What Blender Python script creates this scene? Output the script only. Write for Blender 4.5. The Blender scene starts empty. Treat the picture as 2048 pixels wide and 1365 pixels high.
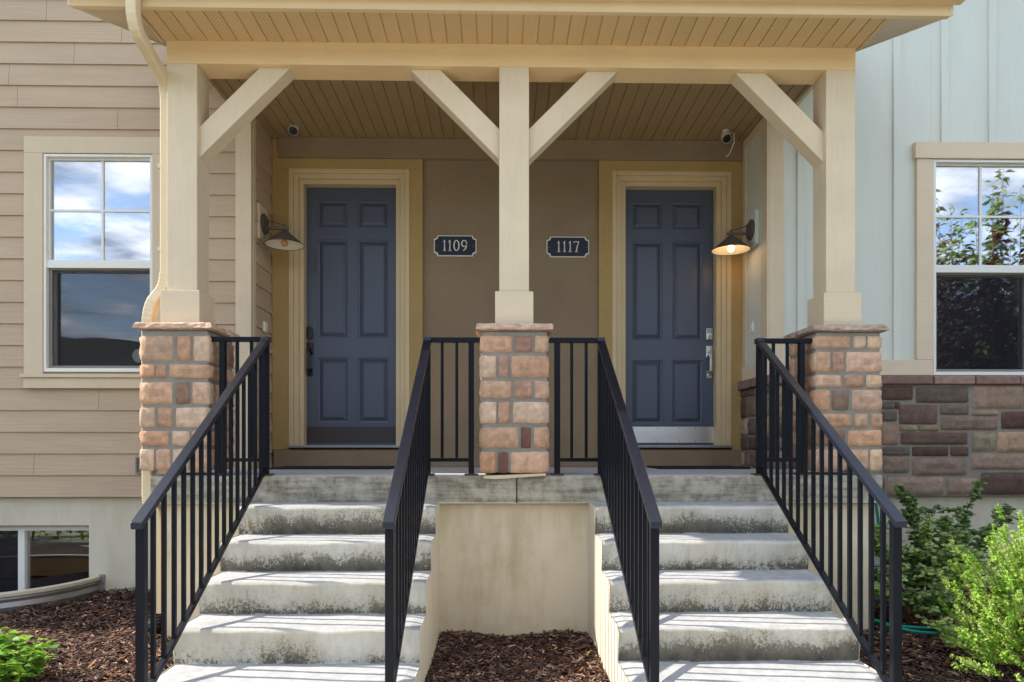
import bpy, math, random
import numpy as np
from mathutils import Vector, Matrix
random.seed(7)
rng = np.random.default_rng(11)
SC = bpy.context.scene
COL = SC.collection
PI = math.pi

# ------------------------------------------------------------------ camera model
F, AZ, HY, EYE = 1394.0, 0.0189, 893.0, 0.19      # focal length (px of a 2048 wide frame), yaw, horizon row, eye height above landing
def W(px, py, Y):
    """point of the photograph at real depth Y (metres from the camera, square to the facade)"""
    xn = (px - 1024) / F
    zc = Y / (math.cos(AZ) - xn * math.sin(AZ))
    return (zc * (xn * math.cos(AZ) + math.sin(AZ)), EYE + zc * (HY - py) / F)
def WX(px, Y): return W(px, 0, Y)[0]
def WZ(px, py, Y): return W(px, py, Y)[1]

def lin(c): return tuple((v / 255 / 12.92) if v / 255 <= .04045 else ((v / 255 + .055) / 1.055) ** 2.4 for v in c)
def S(r, g, b, k=1.0): return tuple(min(v * k, .9) for v in lin((r, g, b)))

# ------------------------------------------------------------------ materials
class NT:
    def __init__(s, name):
        s.m = bpy.data.materials.new(name); s.m.use_nodes = True
        s.t = s.m.node_tree; s.p = s.t.nodes['Principled BSDF']; s.out = s.t.nodes['Material Output']
        s.geo = s.n('ShaderNodeNewGeometry')
    def n(s, t, **kw):
        q = s.t.nodes.new(t)
        for k, v in kw.items(): setattr(q, k, v)
        return q
    def l(s, a, b): s.t.links.new(a, b)
    def pos(s, scale):
        q = s.n('ShaderNodeMapping'); s.l(s.geo.outputs['Position'], q.inputs['Vector'])
        q.inputs['Scale'].default_value = scale if hasattr(scale, '__len__') else (scale,) * 3
        return q.outputs[0]
    def noise(s, scale, detail=4, rough=.55, dist=0):
        q = s.n('ShaderNodeTexNoise'); q.inputs['Scale'].default_value = 1
        q.inputs['Detail'].default_value = detail; q.inputs['Roughness'].default_value = rough
        q.inputs['Distortion'].default_value = dist
        s.l(s.pos(scale), q.inputs['Vector']); return q.outputs['Fac']
    def math(s, op, a, b=None, c=None, clamp=False):
        q = s.n('ShaderNodeMath', operation=op, use_clamp=clamp)
        for i, v in enumerate((a, b, c)):
            if v is None: continue
            if isinstance(v, (int, float)): q.inputs[i].default_value = v
            else: s.l(v, q.inputs[i])
        return q.outputs[0]
    def ramp(s, fac, stops):
        q = s.n('ShaderNodeValToRGB'); e = q.color_ramp.elements
        while len(e) > 1: e.remove(e[-1])
        e[0].position = stops[0][0]
        for i, (p, c) in enumerate(stops):
            x = e[0] if i == 0 else e.new(p)
            x.color = (c[0], c[1], c[2], 1) if hasattr(c, '__len__') else (c, c, c, 1)
        s.l(fac, q.inputs[0]); return q.outputs[0]
    def smooth(s, v, a, b):
        q = s.n('ShaderNodeMapRange', interpolation_type='SMOOTHSTEP')
        s.l(v, q.inputs[0]); q.inputs[1].default_value = a; q.inputs[2].default_value = b
        return q.outputs[0]
    def mix(s, fac, a, b, mode='MIX'):
        q = s.n('ShaderNodeMix', data_type='RGBA', blend_type=mode)
        for i, v in ((0, fac), (6, a), (7, b)):
            if isinstance(v, (int, float)): q.inputs[i].default_value = v
            elif isinstance(v, tuple): q.inputs[i].default_value = (v[0], v[1], v[2], 1)
            else: s.l(v, q.inputs[i])
        return q.outputs[2]
    def col(s, c):
        if isinstance(c, tuple): s.p.inputs['Base Color'].default_value = (c[0], c[1], c[2], 1)
        else: s.l(c, s.p.inputs['Base Color'])
    def bump(s, h, strength=.3, dist=.01):
        q = s.n('ShaderNodeBump'); q.inputs['Strength'].default_value = strength; q.inputs['Distance'].default_value = dist
        s.l(h, q.inputs['Height']); s.l(q.outputs[0], s.p.inputs['Normal'])
    def pr(s, rough=.6, spec=.4, metal=0):
        s.p.inputs['Roughness'].default_value = rough; s.p.inputs['Specular IOR Level'].default_value = spec
        s.p.inputs['Metallic'].default_value = metal
def scaled(c, k): return tuple(min(v * k, 1) for v in c)

def paint(name, c, rough=.55, var=.07, vs=3, grain=(60, 60, 60), bs=.15, dist=.004, spec=.35, metal=0):
    t = NT(name); t.pr(rough, spec, metal)
    a = t.noise(vs, 5, .6); g = t.noise(grain, 4, .6)
    k = t.math('ADD', t.math('MULTIPLY', a, .7), t.math('MULTIPLY', g, .3))
    base = t.mix(t.smooth(k, .3, .7), scaled(c, 1 - var), scaled(c, 1 + var))
    dirt = t.smooth(t.noise((1.7, 1.7, .8), 6, .7, .5), .55, .8)
    t.col(t.mix(t.math('MULTIPLY', dirt, min(var * 2.2, .2)), base, scaled(c, .62)))
    t.bump(g, bs, dist); return t.m

CREAM = S(211, 191, 158)
M = {}
M['cream_v'] = paint('cream_paint_post', CREAM, .55, .065, 2.5, (55, 55, 4), .6, .005)
M['cream_h'] = paint('cream_paint_board', CREAM, .5, .05, 2.5, (5, 70, 70), .35, .004)
M['cream_beam_bounce'] = paint('cream_paint_bounce', S(226, 193, 142), .5, .05, 2.5, (5, 70, 70), .35, .004)  # post cream made warmer and lighter: ground bounce put into the beam colour
M['cream_metal'] = paint('cream_enamel', S(216, 196, 158), .35, .03, 3, (8, 8, 8), .02)
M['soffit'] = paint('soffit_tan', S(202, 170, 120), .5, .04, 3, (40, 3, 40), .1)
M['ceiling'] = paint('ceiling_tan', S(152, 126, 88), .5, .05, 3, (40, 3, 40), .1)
M['siding'] = paint('lap_siding_tan', S(185, 160, 130), .6, .075, (.9, 2, 6), (3, 40, 60), .7, .006)
M['siding_trim'] = paint('trim_cream_tan', S(206, 186, 153), .55, .05, 2, (30, 30, 30), .25, .003)
M['green'] = paint('sage_green_board', S(208, 209, 194), .6, .04, (3, 3, .6), (85, 60, 4), .35, .004)
M['green_trim'] = paint('trim_tan', S(214, 194, 164), .55, .05, 2, (6, 60, 60), .3, .004)
M['vinyl'] = paint('white_vinyl', S(228, 224, 212), .35, .02, 2, (9, 9, 9), .02)
M['grey_frame'] = paint('grey_aluminium', S(128, 122, 115), .4, .03, 2, (9, 9, 9), .02)
M['brown'] = paint('stucco_brown', S(142, 121, 95), .9, .09, 2.2, (75, 75, 75), .8, .008, .15)
M['fascia'] = paint('fascia_enamel', S(216, 188, 142), .4, .03, 3, (8, 8, 8), .02)
M['ochre'] = paint('stucco_ochre', S(172, 143, 92), .85, .08, 2.2, (75, 75, 75), .8, .008, .15)
M['casing'] = paint('door_casing_cream', S(200, 176, 134), .5, .04, 3, (40, 40, 4), .12)
M['door'] = paint('door_slate_blue', S(74, 80, 93), .40, .03, 4, (60, 60, 4), .1, .002, .45)
M['black'] = paint('black_metal_paint', (.0035, .0045, .0085), .32, .25, 8, (140, 140, 140), .12, .002, .3)
def rail_paint(name, c, rough, spec):
    t = NT(name); t.pr(rough, spec)
    f = t.smooth(t.noise(26, 6, .75), .70, .74); sc_ = t.smooth(t.noise((220, 220, 30), 3, .6), .70, .78)
    t.col(t.mix(t.math('MULTIPLY', f, .8), t.mix(t.math('MULTIPLY', sc_, .35), c, (.12, .12, .13)), S(110, 66, 40)))
    t.bump(t.noise(140, 3), .12, .002); return t.m
M['rail'] = rail_paint('worn_rail_sky_sheen', (.008, .010, .018), .26, .48)  # same black paint; lighter, bluer base stands in for sky sheen
M['black'] = rail_paint('black_metal_paint', (.003, .004, .007), .34, .18)
M['rust'] = paint('rusty_plate', S(92, 56, 38), .8, .3, 25, (90, 90, 90), .3)
M['bronze'] = paint('dark_bronze', S(82, 72, 64), .45, .12, 10, (50, 50, 50), .05, .002, .5)
M['shade_in'] = paint('shade_cream', S(232, 224, 200), .5, .02, 4, (20, 20, 20), .02)
M['blackplastic'] = paint('black_gloss', (.008, .008, .009), .2, .1, 8, (40, 40, 40), .02, .002, .5)
M['steel'] = paint('brushed_steel', S(232, 230, 226), .34, .05, 6, (3, 200, 220), .04, .001, .5, 1)
M['chrome'] = paint('satin_nickel', S(214, 210, 200), .22, .03, 6, (60, 60, 60), .02, .001, .5, 1)
M['kick_dark'] = paint('dark_kick_plate', S(62, 54, 52), .4, .08, 6, (3, 120, 120), .04, .001, .4)
M['whiteplastic'] = paint('white_plastic', S(226, 224, 214), .35, .02, 5, (20, 20, 20), .02)
M['mortar'] = paint('grey_mortar', S(143, 136, 123), .95, .12, 8, (90, 90, 90), .8, .008, .1)
M['hill'] = paint('dark_hill', S(62, 60, 46), .95, .3, .05, (1, 1, 1), .5, .05, .05)
M['galv'] = paint('galvanised_steel', S(150, 147, 142), .45, .1, 5, (25, 25, 25), .05, .002, .5, .6)
M['galv_lip'] = paint('cream_well_lip', S(205, 194, 168), .5, .06, 5, (25, 25, 25), .05)
M['liner'] = paint('well_liner_tan', S(188, 156, 112), .6, .08, 3, (3, 3, 60), .3)
M['mat'] = paint('dark_door_mat', S(46, 46, 50), .95, .2, 20, (300, 300, 300), .6, .006, .1)
M['plaque'] = paint('plaque_navy', S(34, 37, 50), .5, .15, 30, (120, 120, 120), .2, .002)
M['plaque_white'] = paint('plaque_white', S(222, 216, 204), .5, .03, 8, (60, 60, 60), .05)
M['hose'] = paint('teal_hose', S(30, 140, 118), .4, .08, 6, (40, 40, 40), .05)
M['bark'] = paint('shrub_bark', S(120, 82, 58), .85, .2, 12, (60, 60, 15), .5, .004, .15)
M['room'] = paint('dim_room', S(62, 66, 76), .9, .05, 1, (9, 9, 9), .02)
M['blind'] = paint('white_blind', S(150, 152, 156), .6, .02, 2, (9, 9, 9), .02)
M['soil'] = paint('dark_soil', S(44, 32, 26), .95, .25, 9, (45, 45, 45), .8, .02, .1)
M['lawn'] = paint('lawn', S(98, 102, 84), .95, .3, 1.5, (60, 60, 60), .8, .02, .1)
M['walk'] = paint('walkway_bounce_concrete', S(205, 202, 194), .9, .06, 2, (90, 90, 90), .3, .004, .2)
M['roof'] = paint('roof_shingle', S(98, 88, 78), .95, .2, 8, (60, 60, 60), .6, .01, .1)
M['screw'] = paint('screw_grey', S(120, 118, 114), .4, .05, 8, (60, 60, 60), .02, .001, .5, 1)

def stucco_wall(name, c, stain, amount):
    t = NT(name); t.pr(.9, .2)
    streak = t.noise((7, 7, .9), 5, .6, .4); blot = t.noise(2.0, 5, .65)
    s = t.smooth(t.math('ADD', t.math('MULTIPLY', streak, .45), t.math('MULTIPLY', blot, .55)), .42, .66)
    sp = t.n('ShaderNodeSeparateXYZ'); t.l(t.geo.outputs['Position'], sp.inputs[0])
    drips = t.math('MULTIPLY', t.smooth(t.math('ADD', sp.outputs['Z'], t.math('MULTIPLY', t.math('SUBTRACT', t.noise((9, 9, .6), 4, .6), .5), 1.1)), -.52, -.18), .75)
    splash = t.math('MULTIPLY', t.smooth(t.math('ADD', t.math('MULTIPLY', sp.outputs['Z'], -1), t.math('MULTIPLY', t.math('SUBTRACT', t.noise(6, 5, .7), .5), .5)), .90, 1.12), .6)
    s = t.math('MAXIMUM', s, t.math('MAXIMUM', drips, splash))
    fine = t.noise(110, 3)
    t.col(t.mix(t.math('MULTIPLY', s, amount), t.mix(t.noise(4, 4), scaled(c, .95), scaled(c, 1.05)), stain))
    t.bump(fine, .35, .004); return t.m
M['stem'] = stucco_wall('stained_stem_wall', S(222, 206, 174), S(178, 152, 108), .62)
M['foundation'] = stucco_wall('foundation_render', S(208, 199, 174), S(178, 164, 134), .45)
M['stair_side'] = stucco_wall('stair_side_render', S(216, 203, 178), S(190, 172, 140), .4)

def concrete():
    t = NT('weathered_concrete'); t.pr(.9, .2)
    sep = t.n('ShaderNodeSeparateXYZ'); t.l(t.geo.outputs['Position'], sep.inputs[0])
    nor = t.n('ShaderNodeSeparateXYZ'); t.l(t.geo.outputs['Normal'], nor.inputs[0])
    h = t.math('FRACT', t.math('DIVIDE', t.math('MULTIPLY', sep.outputs['Z'], -1), .178))     # 0 under the nosing, 1 at the foot of a riser
    riser = t.smooth(t.math('MULTIPLY', nor.outputs['Y'], -1), .5, .85)
    big = t.noise(2.3, 4, .6); mid = t.noise((16, 16, 11), 6, .7); fine = t.noise((70, 70, 55), 4, .7); drip = t.noise((38, 38, 5), 4, .6)
    base = t.mix(t.smooth(big, .3, .7), S(208, 202, 186), S(184, 175, 154))
    base = t.mix(t.math('MULTIPLY', t.smooth(drip, .45, .75), .22), base, S(142, 131, 104))
    tread = t.mix(t.smooth(mid, .35, .7), S(160, 158, 154), S(178, 176, 172))
    # mildew: dense at the foot of each riser, ragged speckled upper edge, some risers worse than others
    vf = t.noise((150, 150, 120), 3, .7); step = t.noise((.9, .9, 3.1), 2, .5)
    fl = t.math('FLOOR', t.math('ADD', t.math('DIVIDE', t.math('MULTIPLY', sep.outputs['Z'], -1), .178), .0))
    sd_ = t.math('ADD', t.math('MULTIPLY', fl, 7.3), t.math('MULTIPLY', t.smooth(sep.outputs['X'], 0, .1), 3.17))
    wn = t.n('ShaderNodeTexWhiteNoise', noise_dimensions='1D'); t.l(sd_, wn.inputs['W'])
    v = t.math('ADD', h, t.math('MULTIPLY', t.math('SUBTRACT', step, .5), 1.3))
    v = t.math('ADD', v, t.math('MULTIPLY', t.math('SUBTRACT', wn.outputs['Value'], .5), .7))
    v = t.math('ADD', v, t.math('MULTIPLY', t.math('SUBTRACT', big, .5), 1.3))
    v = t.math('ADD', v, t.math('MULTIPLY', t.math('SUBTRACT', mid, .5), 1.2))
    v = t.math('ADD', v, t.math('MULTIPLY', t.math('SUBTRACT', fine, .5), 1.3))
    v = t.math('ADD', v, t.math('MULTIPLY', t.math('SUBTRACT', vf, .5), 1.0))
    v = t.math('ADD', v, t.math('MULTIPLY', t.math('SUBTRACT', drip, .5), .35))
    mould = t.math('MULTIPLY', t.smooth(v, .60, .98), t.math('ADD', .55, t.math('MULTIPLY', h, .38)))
    haze = t.math('MULTIPLY', t.smooth(v, .25, .75), .35)
    base = t.mix(haze, base, S(150, 142, 120))
    rust = t.math('MULTIPLY', t.smooth(t.math('ADD', t.math('MULTIPLY', t.noise((8, 8, 5), 6, .75), .8), t.math('MULTIPLY', vf, .2)), .57, .68), .6)
    c = t.mix(rust, base, S(164, 116, 64))
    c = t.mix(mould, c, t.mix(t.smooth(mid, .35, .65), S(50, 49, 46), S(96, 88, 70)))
    sl = t.smooth(sep.outputs['Z'], -.19, -.17)                                             # slab edge: greyer and damper
    c2 = t.mix(t.smooth(t.math('ADD', t.math('MULTIPLY', mid, .55), t.math('MULTIPLY', t.noise((3, 3, 26), 5, .65), .55)), .42, .72), S(184, 174, 152), S(112, 104, 88))
    c = t.mix(sl, c, c2)
    t.col(t.mix(riser, tread, c))
    t.bump(t.math('ADD', t.math('MULTIPLY', fine, .5), mid), .35, .006); return t.m
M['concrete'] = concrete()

def attr_mat(name, rough=.85, mottle=.3, bs=.5, grain=90, spec=.2, transl=0.0):
    t = NT(name); t.pr(rough, spec)
    a = t.n('ShaderNodeAttribute', attribute_name='Col')
    n1 = t.noise(14, 5, .65); n2 = t.noise(grain, 4, .6)
    k = t.math('ADD', t.math('MULTIPLY', n1, .6), t.math('MULTIPLY', n2, .4))
    f = t.math('ADD', 1 - mottle, t.math('MULTIPLY', t.smooth(k, .25, .75), 2 * mottle))
    q = t.n('ShaderNodeVectorMath', operation='SCALE'); t.l(a.outputs['Color'], q.inputs[0]); t.l(f, q.inputs['Scale'])
    t.l(q.outputs[0], t.p.inputs['Base Color'])
    if bs: t.bump(t.math('ADD', n1, t.math('MULTIPLY', n2, .4)), bs, .008)
    if transl:
        tr = t.n('ShaderNodeBsdfTranslucent'); t.l(q.outputs[0], tr.inputs[0])
        ms = t.n('ShaderNodeMixShader'); ms.inputs[0].default_value = transl
        t.l(t.p.outputs[0], ms.inputs[1]); t.l(tr.outputs[0], ms.inputs[2]); t.l(ms.outputs[0], t.out.inputs[0])
    return t.m
def stone_mat():
    m = attr_mat('veneer_stone', .92, .3, 1.0, 26)
    return m
M['stone'] = stone_mat()
M['chips'] = attr_mat('bark_chips', .9, .25, .3, 120)
M['leaf'] = attr_mat('leaf', .5, .15, 0, 60, .35, .45)
M['leaf_dull'] = attr_mat('leaf_dark', .6, .15, 0, 60, .25, .4)

def vent_mat():
    t = NT('vented_soffit'); t.pr(.55, .3); c = S(202, 170, 120)
    w = t.n('ShaderNodeTexWave', wave_type='BANDS', bands_direction='DIAGONAL'); w.inputs['Scale'].default_value = 24
    t.l(t.pos(1), w.inputs['Vector'])
    w2 = t.n('ShaderNodeTexWave', wave_type='BANDS', bands_direction='Y'); w2.inputs['Scale'].default_value = 22
    t.l(t.pos(1), w2.inputs['Vector'])
    hole = t.smooth(t.math('MULTIPLY', w.outputs['Fac'], w2.outputs['Fac']), .3, .55)
    t.col(t.mix(t.math('MULTIPLY', hole, .55), scaled(c, 1.04), scaled(c, .45))); t.bump(hole, .3, .004); return t.m
M['vent'] = vent_mat()

def glass_mat(name, refl, tint=(.9, .93, .95)):
    t = NT(name); t.t.nodes.remove(t.p)
    g = t.n('ShaderNodeBsdfGlossy'); g.inputs['Roughness'].default_value = .003
    nz = t.n('ShaderNodeBump'); nz.inputs['Strength'].default_value = .004; nz.inputs['Distance'].default_value = .02
    t.l(t.noise(2.2, 1), nz.inputs['Height']); t.l(nz.outputs[0], g.inputs['Normal'])
    tr = t.n('ShaderNodeBsdfTransparent'); tr.inputs[0].default_value = (*tint, 1)
    fr = t.n('ShaderNodeFresnel'); fr.inputs['IOR'].default_value = 1.5
    k = t.math('ADD', refl, t.math('MULTIPLY', fr.outputs[0], 1.2), clamp=True)
    ms = t.n('ShaderNodeMixShader'); t.l(k, ms.inputs[0]); t.l(tr.outputs[0], ms.inputs[1]); t.l(g.outputs[0], ms.inputs[2])
    t.l(ms.outputs[0], t.out.inputs[0]); return t.m
M['glass'] = glass_mat('window_glass', .42)
def screen_mat():
    t = NT('insect_screen'); t.p.inputs['Base Color'].default_value = (.02, .021, .024, 1); t.pr(.8, .2)
    tr = t.n('ShaderNodeBsdfTransparent'); ms = t.n('ShaderNodeMixShader'); ms.inputs[0].default_value = .36
    t.l(tr.outputs[0], ms.inputs[1]); t.l(t.p.outputs[0], ms.inputs[2]); t.l(ms.outputs[0], t.out.inputs[0]); return t.m
M['screen'] = screen_mat()
def bulb_mat(name, c, e):
    t = NT(name); t.pr(.2, .5); t.col(c)
    if e: t.p.inputs['Emission Color'].default_value = (1, .62, .28, 1); t.p.inputs['Emission Strength'].default_value = e
    return t.m
M['bulb_lit'] = bulb_mat('lit_bulb', (.9, .8, .6), 2.8)
M['bulb_off'] = bulb_mat('amber_bulb', S(196, 160, 96), 0)

# ------------------------------------------------------------------ mesh helpers
class MB:
    def __init__(s): s.v = []; s.f = []; s.m = []; s.c = []
    def face(s, idx, mi=0, c=None): s.f.append(idx); s.m.append(mi); s.c.append(c)
    def box(s, x0, x1, y0, y1, z0, z1, mi=0, c=None):
        b = len(s.v)
        s.v += [(x, y, z) for z in (z0, z1) for y in (y0, y1) for x in (x0, x1)]
        for q in ((0, 2, 3, 1), (4, 5, 7, 6), (0, 1, 5, 4), (2, 6, 7, 3), (0, 4, 6, 2), (1, 3, 7, 5)):
            s.face([b + i for i in q], mi, c)
    def prism(s, pts, axis, a0, a1, mi=0, cap=None, c=None):
        cap = mi if cap is None else cap
        def P(p, a): return {'x': (a, p[0], p[1]), 'y': (p[0], a, p[1]), 'z': (p[0], p[1], a)}[axis]
        b = len(s.v); n = len(pts)
        s.v += [P(p, a0) for p in pts] + [P(p, a1) for p in pts]
        for i in range(n):
            j = (i + 1) % n; s.face([b + i, b + j, b + n + j, b + n + i], mi, c)
        s.face([b + i for i in range(n)][::-1], cap, c); s.face([b + n + i for i in range(n)], cap, c)
    def bar(s, p, q, w, h, up=(0, 0, 1), mi=0):
        p = Vector(p); q = Vector(q); d = (q - p).normalized(); u = Vector(up); sd = d.cross(u).normalized(); u = sd.cross(d)
        b = len(s.v)
        for e in (p, q):
            for (i, j) in ((-1, -1), (1, -1), (1, 1), (-1, 1)): s.v.append(tuple(e + sd * i * w / 2 + u * j * h / 2))
        for i in range(4):
            j = (i + 1) % 4; s.face([b + i, b + j, b + 4 + j, b + 4 + i], mi)
        s.face([b + 3, b + 2, b + 1, b], mi); s.face([b + 4, b + 5, b + 6, b + 7], mi)
    def sweep(s, path, sect, up=(0, 1, 0), mi=0, scales=None):
        """closed section (u,v) swept along a path; u is along up"""
        n = len(sect); b = len(s.v); P = [Vector(p) for p in path]
        for i, p in enumerate(P):
            d = (P[min(i + 1, len(P) - 1)] - P[max(i - 1, 0)]).normalized()
            u = Vector(up); u = (u - d * u.dot(d)).normalized(); w = d.cross(u); k = scales[i] if scales else 1
            for (a, c) in sect: s.v.append(tuple(p + u * a * k + w * c * k))
        for i in range(len(P) - 1):
            for k in range(n):
                j = (k + 1) % n; o = b + i * n
                s.face([o + k, o + j, o + n + j, o + n + k], mi)
        s.face([b + k for k in range(n)][::-1], mi); s.face([b + (len(P) - 1) * n + k for k in range(n)], mi)
    def tube(s, path, r, n=8, mi=0, scales=None, up=(0.02, 1, .03)):
        s.sweep(path, [(r * math.cos(2 * PI * k / n), r * math.sin(2 * PI * k / n)) for k in range(n)], up, mi, scales)
    def lathe(s, o, d, prof, n=20, mi=0):
        o = Vector(o); d = Vector(d).normalized(); a = d.orthogonal().normalized(); c = d.cross(a); b = len(s.v)
        for (r, h) in prof:
            for k in range(n):
                t = 2 * PI * k / n; s.v.append(tuple(o + d * h + a * r * math.cos(t) + c * r * math.sin(t)))
        for i in range(len(prof) - 1):
            for k in range(n):
                j = (k + 1) % n; s.face([b + i * n + k, b + i * n + j, b + (i + 1) * n + j, b + (i + 1) * n + k], mi)
    def build(s, name, mats, parent=None, bevel=0, smooth=False, seg=2, ang=35):
        me = bpy.data.meshes.new(name); off = WL.get(parent, Vector((0, 0, 0))) if parent else Vector((0, 0, 0))
        me.from_pydata([tuple(Vector(v) - off) for v in s.v], [], s.f)
        mats = mats if isinstance(mats, list) else [mats]
        for m in mats: me.materials.append(M[m] if isinstance(m, str) else m)
        me.polygons.foreach_set('material_index', s.m)
        if any(c is not None for c in s.c):
            at = me.color_attributes.new('Col', 'FLOAT_COLOR', 'CORNER'); k = 0
            for fi, f in enumerate(s.f):
                c = s.c[fi] or (.3, .3, .3)
                for _ in f: at.data[k].color = (*c, 1); k += 1
        if smooth: me.polygons.foreach_set('use_smooth', [True] * len(s.f))
        me.update()
        o = bpy.data.objects.new(name, me); COL.objects.link(o)
        if parent: o.parent = parent; WL[o] = off
        if bevel:
            b = o.modifiers.new('Bevel', 'BEVEL'); b.width = bevel; b.segments = seg; b.limit_method = 'ANGLE'; b.angle_limit = math.radians(ang)
            b.harden_normals = False
        return o
WL = {}
def tag(o, label=None, cat=None, group=None, kind=None):
    for k, v in (('label', label), ('category', cat), ('group', group), ('kind', kind)):
        if v: o[k] = v
    return o
def thing(name, loc, label, cat, group=None):
    o = bpy.data.objects.new(name, None); o.location = loc; o.empty_display_size = .1; COL.objects.link(o)
    WL[o] = Vector(loc); return tag(o, label, cat, group)
def ring(mb, x0, x1, z0, z1, y0, y1, l, r, b, t, mi=0):
    mb.box(x0, x1, y0, y1, z1 - t, z1, mi); mb.box(x0, x1, y0, y1, z0, z0 + b, mi)
    mb.box(x0, x0 + l, y0, y1, z0 + b, z1 - t, mi); mb.box(x1 - r, x1, y0, y1, z0 + b, z1 - t, mi)
def bulk(name, verts, faces, cols, mat, parent=None, smooth=False):
    """big meshes from numpy arrays; cols is one colour per face"""
    off = np.array(WL[parent]) if parent else np.zeros(3)
    me = bpy.data.meshes.new(name); k = faces.shape[1]
    me.vertices.add(len(verts)); me.vertices.foreach_set('co', (verts - off).astype(np.float32).ravel())
    me.loops.add(faces.size); me.loops.foreach_set('vertex_index', faces.astype(np.int32).ravel())
    me.polygons.add(len(faces)); me.polygons.foreach_set('loop_start', (np.arange(len(faces)) * k).astype(np.int32))
    me.polygons.foreach_set('loop_total', np.full(len(faces), k, np.int32))
    me.update(calc_edges=True)
    at = me.color_attributes.new('Col', 'FLOAT_COLOR', 'CORNER')
    c4 = np.concatenate([cols, np.ones((len(cols), 1))], 1).repeat(k, 0)
    at.data.foreach_set('color', c4.astype(np.float32).ravel())
    if smooth: me.polygons.foreach_set('use_smooth', np.ones(len(faces), bool))
    me.materials.append(M[mat]); me.validate()
    o = bpy.data.objects.new(name, me); COL.objects.link(o)
    if parent: o.parent = parent; WL[o] = WL[parent]
    return o

# ------------------------------------------------------------------ shared dimensions
CX = .103                      # axis of the porch
LF, TR, RS = 4.60, .285, .178  # landing front, tread, riser
GZ = -1.068
LW, RW = 5.82, 5.74            # the two front walls
BW = 6.34                      # back wall of the entry
LX, RX = -2.042, 2.22          # side walls of the recess
PF, PW = 4.57, .222            # pier front, half width
PX = [-2.11, CX, 2.317]

# ------------------------------------------------------------------ stones
def stone_block(mb, o, u, n, x0, x1, z0, z1, d, col, nx=7, nz=6, rough=.0045, rd=.16):
    """one veneer stone on a vertical face: o origin, u horizontal axis, n outward normal"""
    o = Vector(o); u = Vector(u); n = Vector(n); b = len(mb.v); w = x1 - x0; h = z1 - z0
    tl = [random.uniform(-.004, .004) for _ in range(4)]
    bul = random.uniform(-.002, .004); ph = [random.uniform(0, 6) for _ in range(4)]
    for j in range(nz):
        for i in range(nx):
            s = i / (nx - 1); t = j / (nz - 1)
            # concentrate samples near the rim
            s2 = .5 - .5 * math.cos(PI * s); t2 = .5 - .5 * math.cos(PI * t)
            ex = min(s2, 1 - s2) * w; ez = min(t2, 1 - t2) * h; e = min(ex, ez)
            dep = d * (1 - math.exp(-e / .0022)) + bul * math.sin(PI * s2) * math.sin(PI * t2)
            dep += rough * (math.sin(9 * s2 * w / .12 + ph[0]) * math.sin(8 * t2 * h / .12 + ph[1]) + .6 * math.sin(23 * s2 * w / .12 + ph[2] + 11 * t2)) * (1 if e > .004 else 0)
            cs = .5 * (tl[0] * (1 - s2) + tl[1] * s2); cz = .5 * (tl[2] * (1 - t2) + tl[3] * t2)
            cut = .005 * (abs(2 * s2 - 1) * abs(2 * t2 - 1)) ** 6
            X = x0 + s2 * w - math.copysign(cut, s2 - .5) + tl[2] * (t2 - .5) * .7
            Z = z0 + t2 * h - math.copysign(cut, t2 - .5) + tl[0] * (s2 - .5) * .9
            if i in (0, nx - 1) or j in (0, nz - 1): dep = -.004
            mb.v.append(tuple(o + u * X + n * dep + Vector((0, 0, Z))))
    # soft tone drift inside a stone, as in cast veneer
    k0 = random.uniform(.84, 1.14); k1 = random.uniform(.84, 1.16); warm = random.uniform(-.035, .045); dk = random.uniform(.8, .95)
    for j in range(nz - 1):
        for i in range(nx - 1):
            a = b + j * nx + i; k = (k0 + (k1 - k0) * i / (nx - 2)) * (1.06 if i in (0, nx - 2) or j in (0, nz - 2) else 1.03 if i in (1, nx - 3) or j in (1, nz - 3) else dk + .12 * random.random())
            q = [a, a + 1, a + nx + 1, a + nx]
            cr = u.cross(Vector((0, 0, 1)))
            if cr.dot(n) < 0: q = q[::-1]
            mb.face(q, 0, (col[0] * k * (1 + warm), col[1] * k, col[2] * k * (1 - warm)))
TAN = [S(205, 168, 130), S(212, 180, 146), S(196, 158, 122), S(216, 186, 154), S(200, 164, 134)]
PAL = {'t': S(186, 150, 120), 'l': S(198, 166, 136), 'o': S(190, 147, 114), 'p': S(194, 156, 128), 'b': S(138, 106, 86), 'd': S(116, 82, 68),
       'g': S(132, 112, 96), 'k': S(170, 134, 110)}

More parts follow.
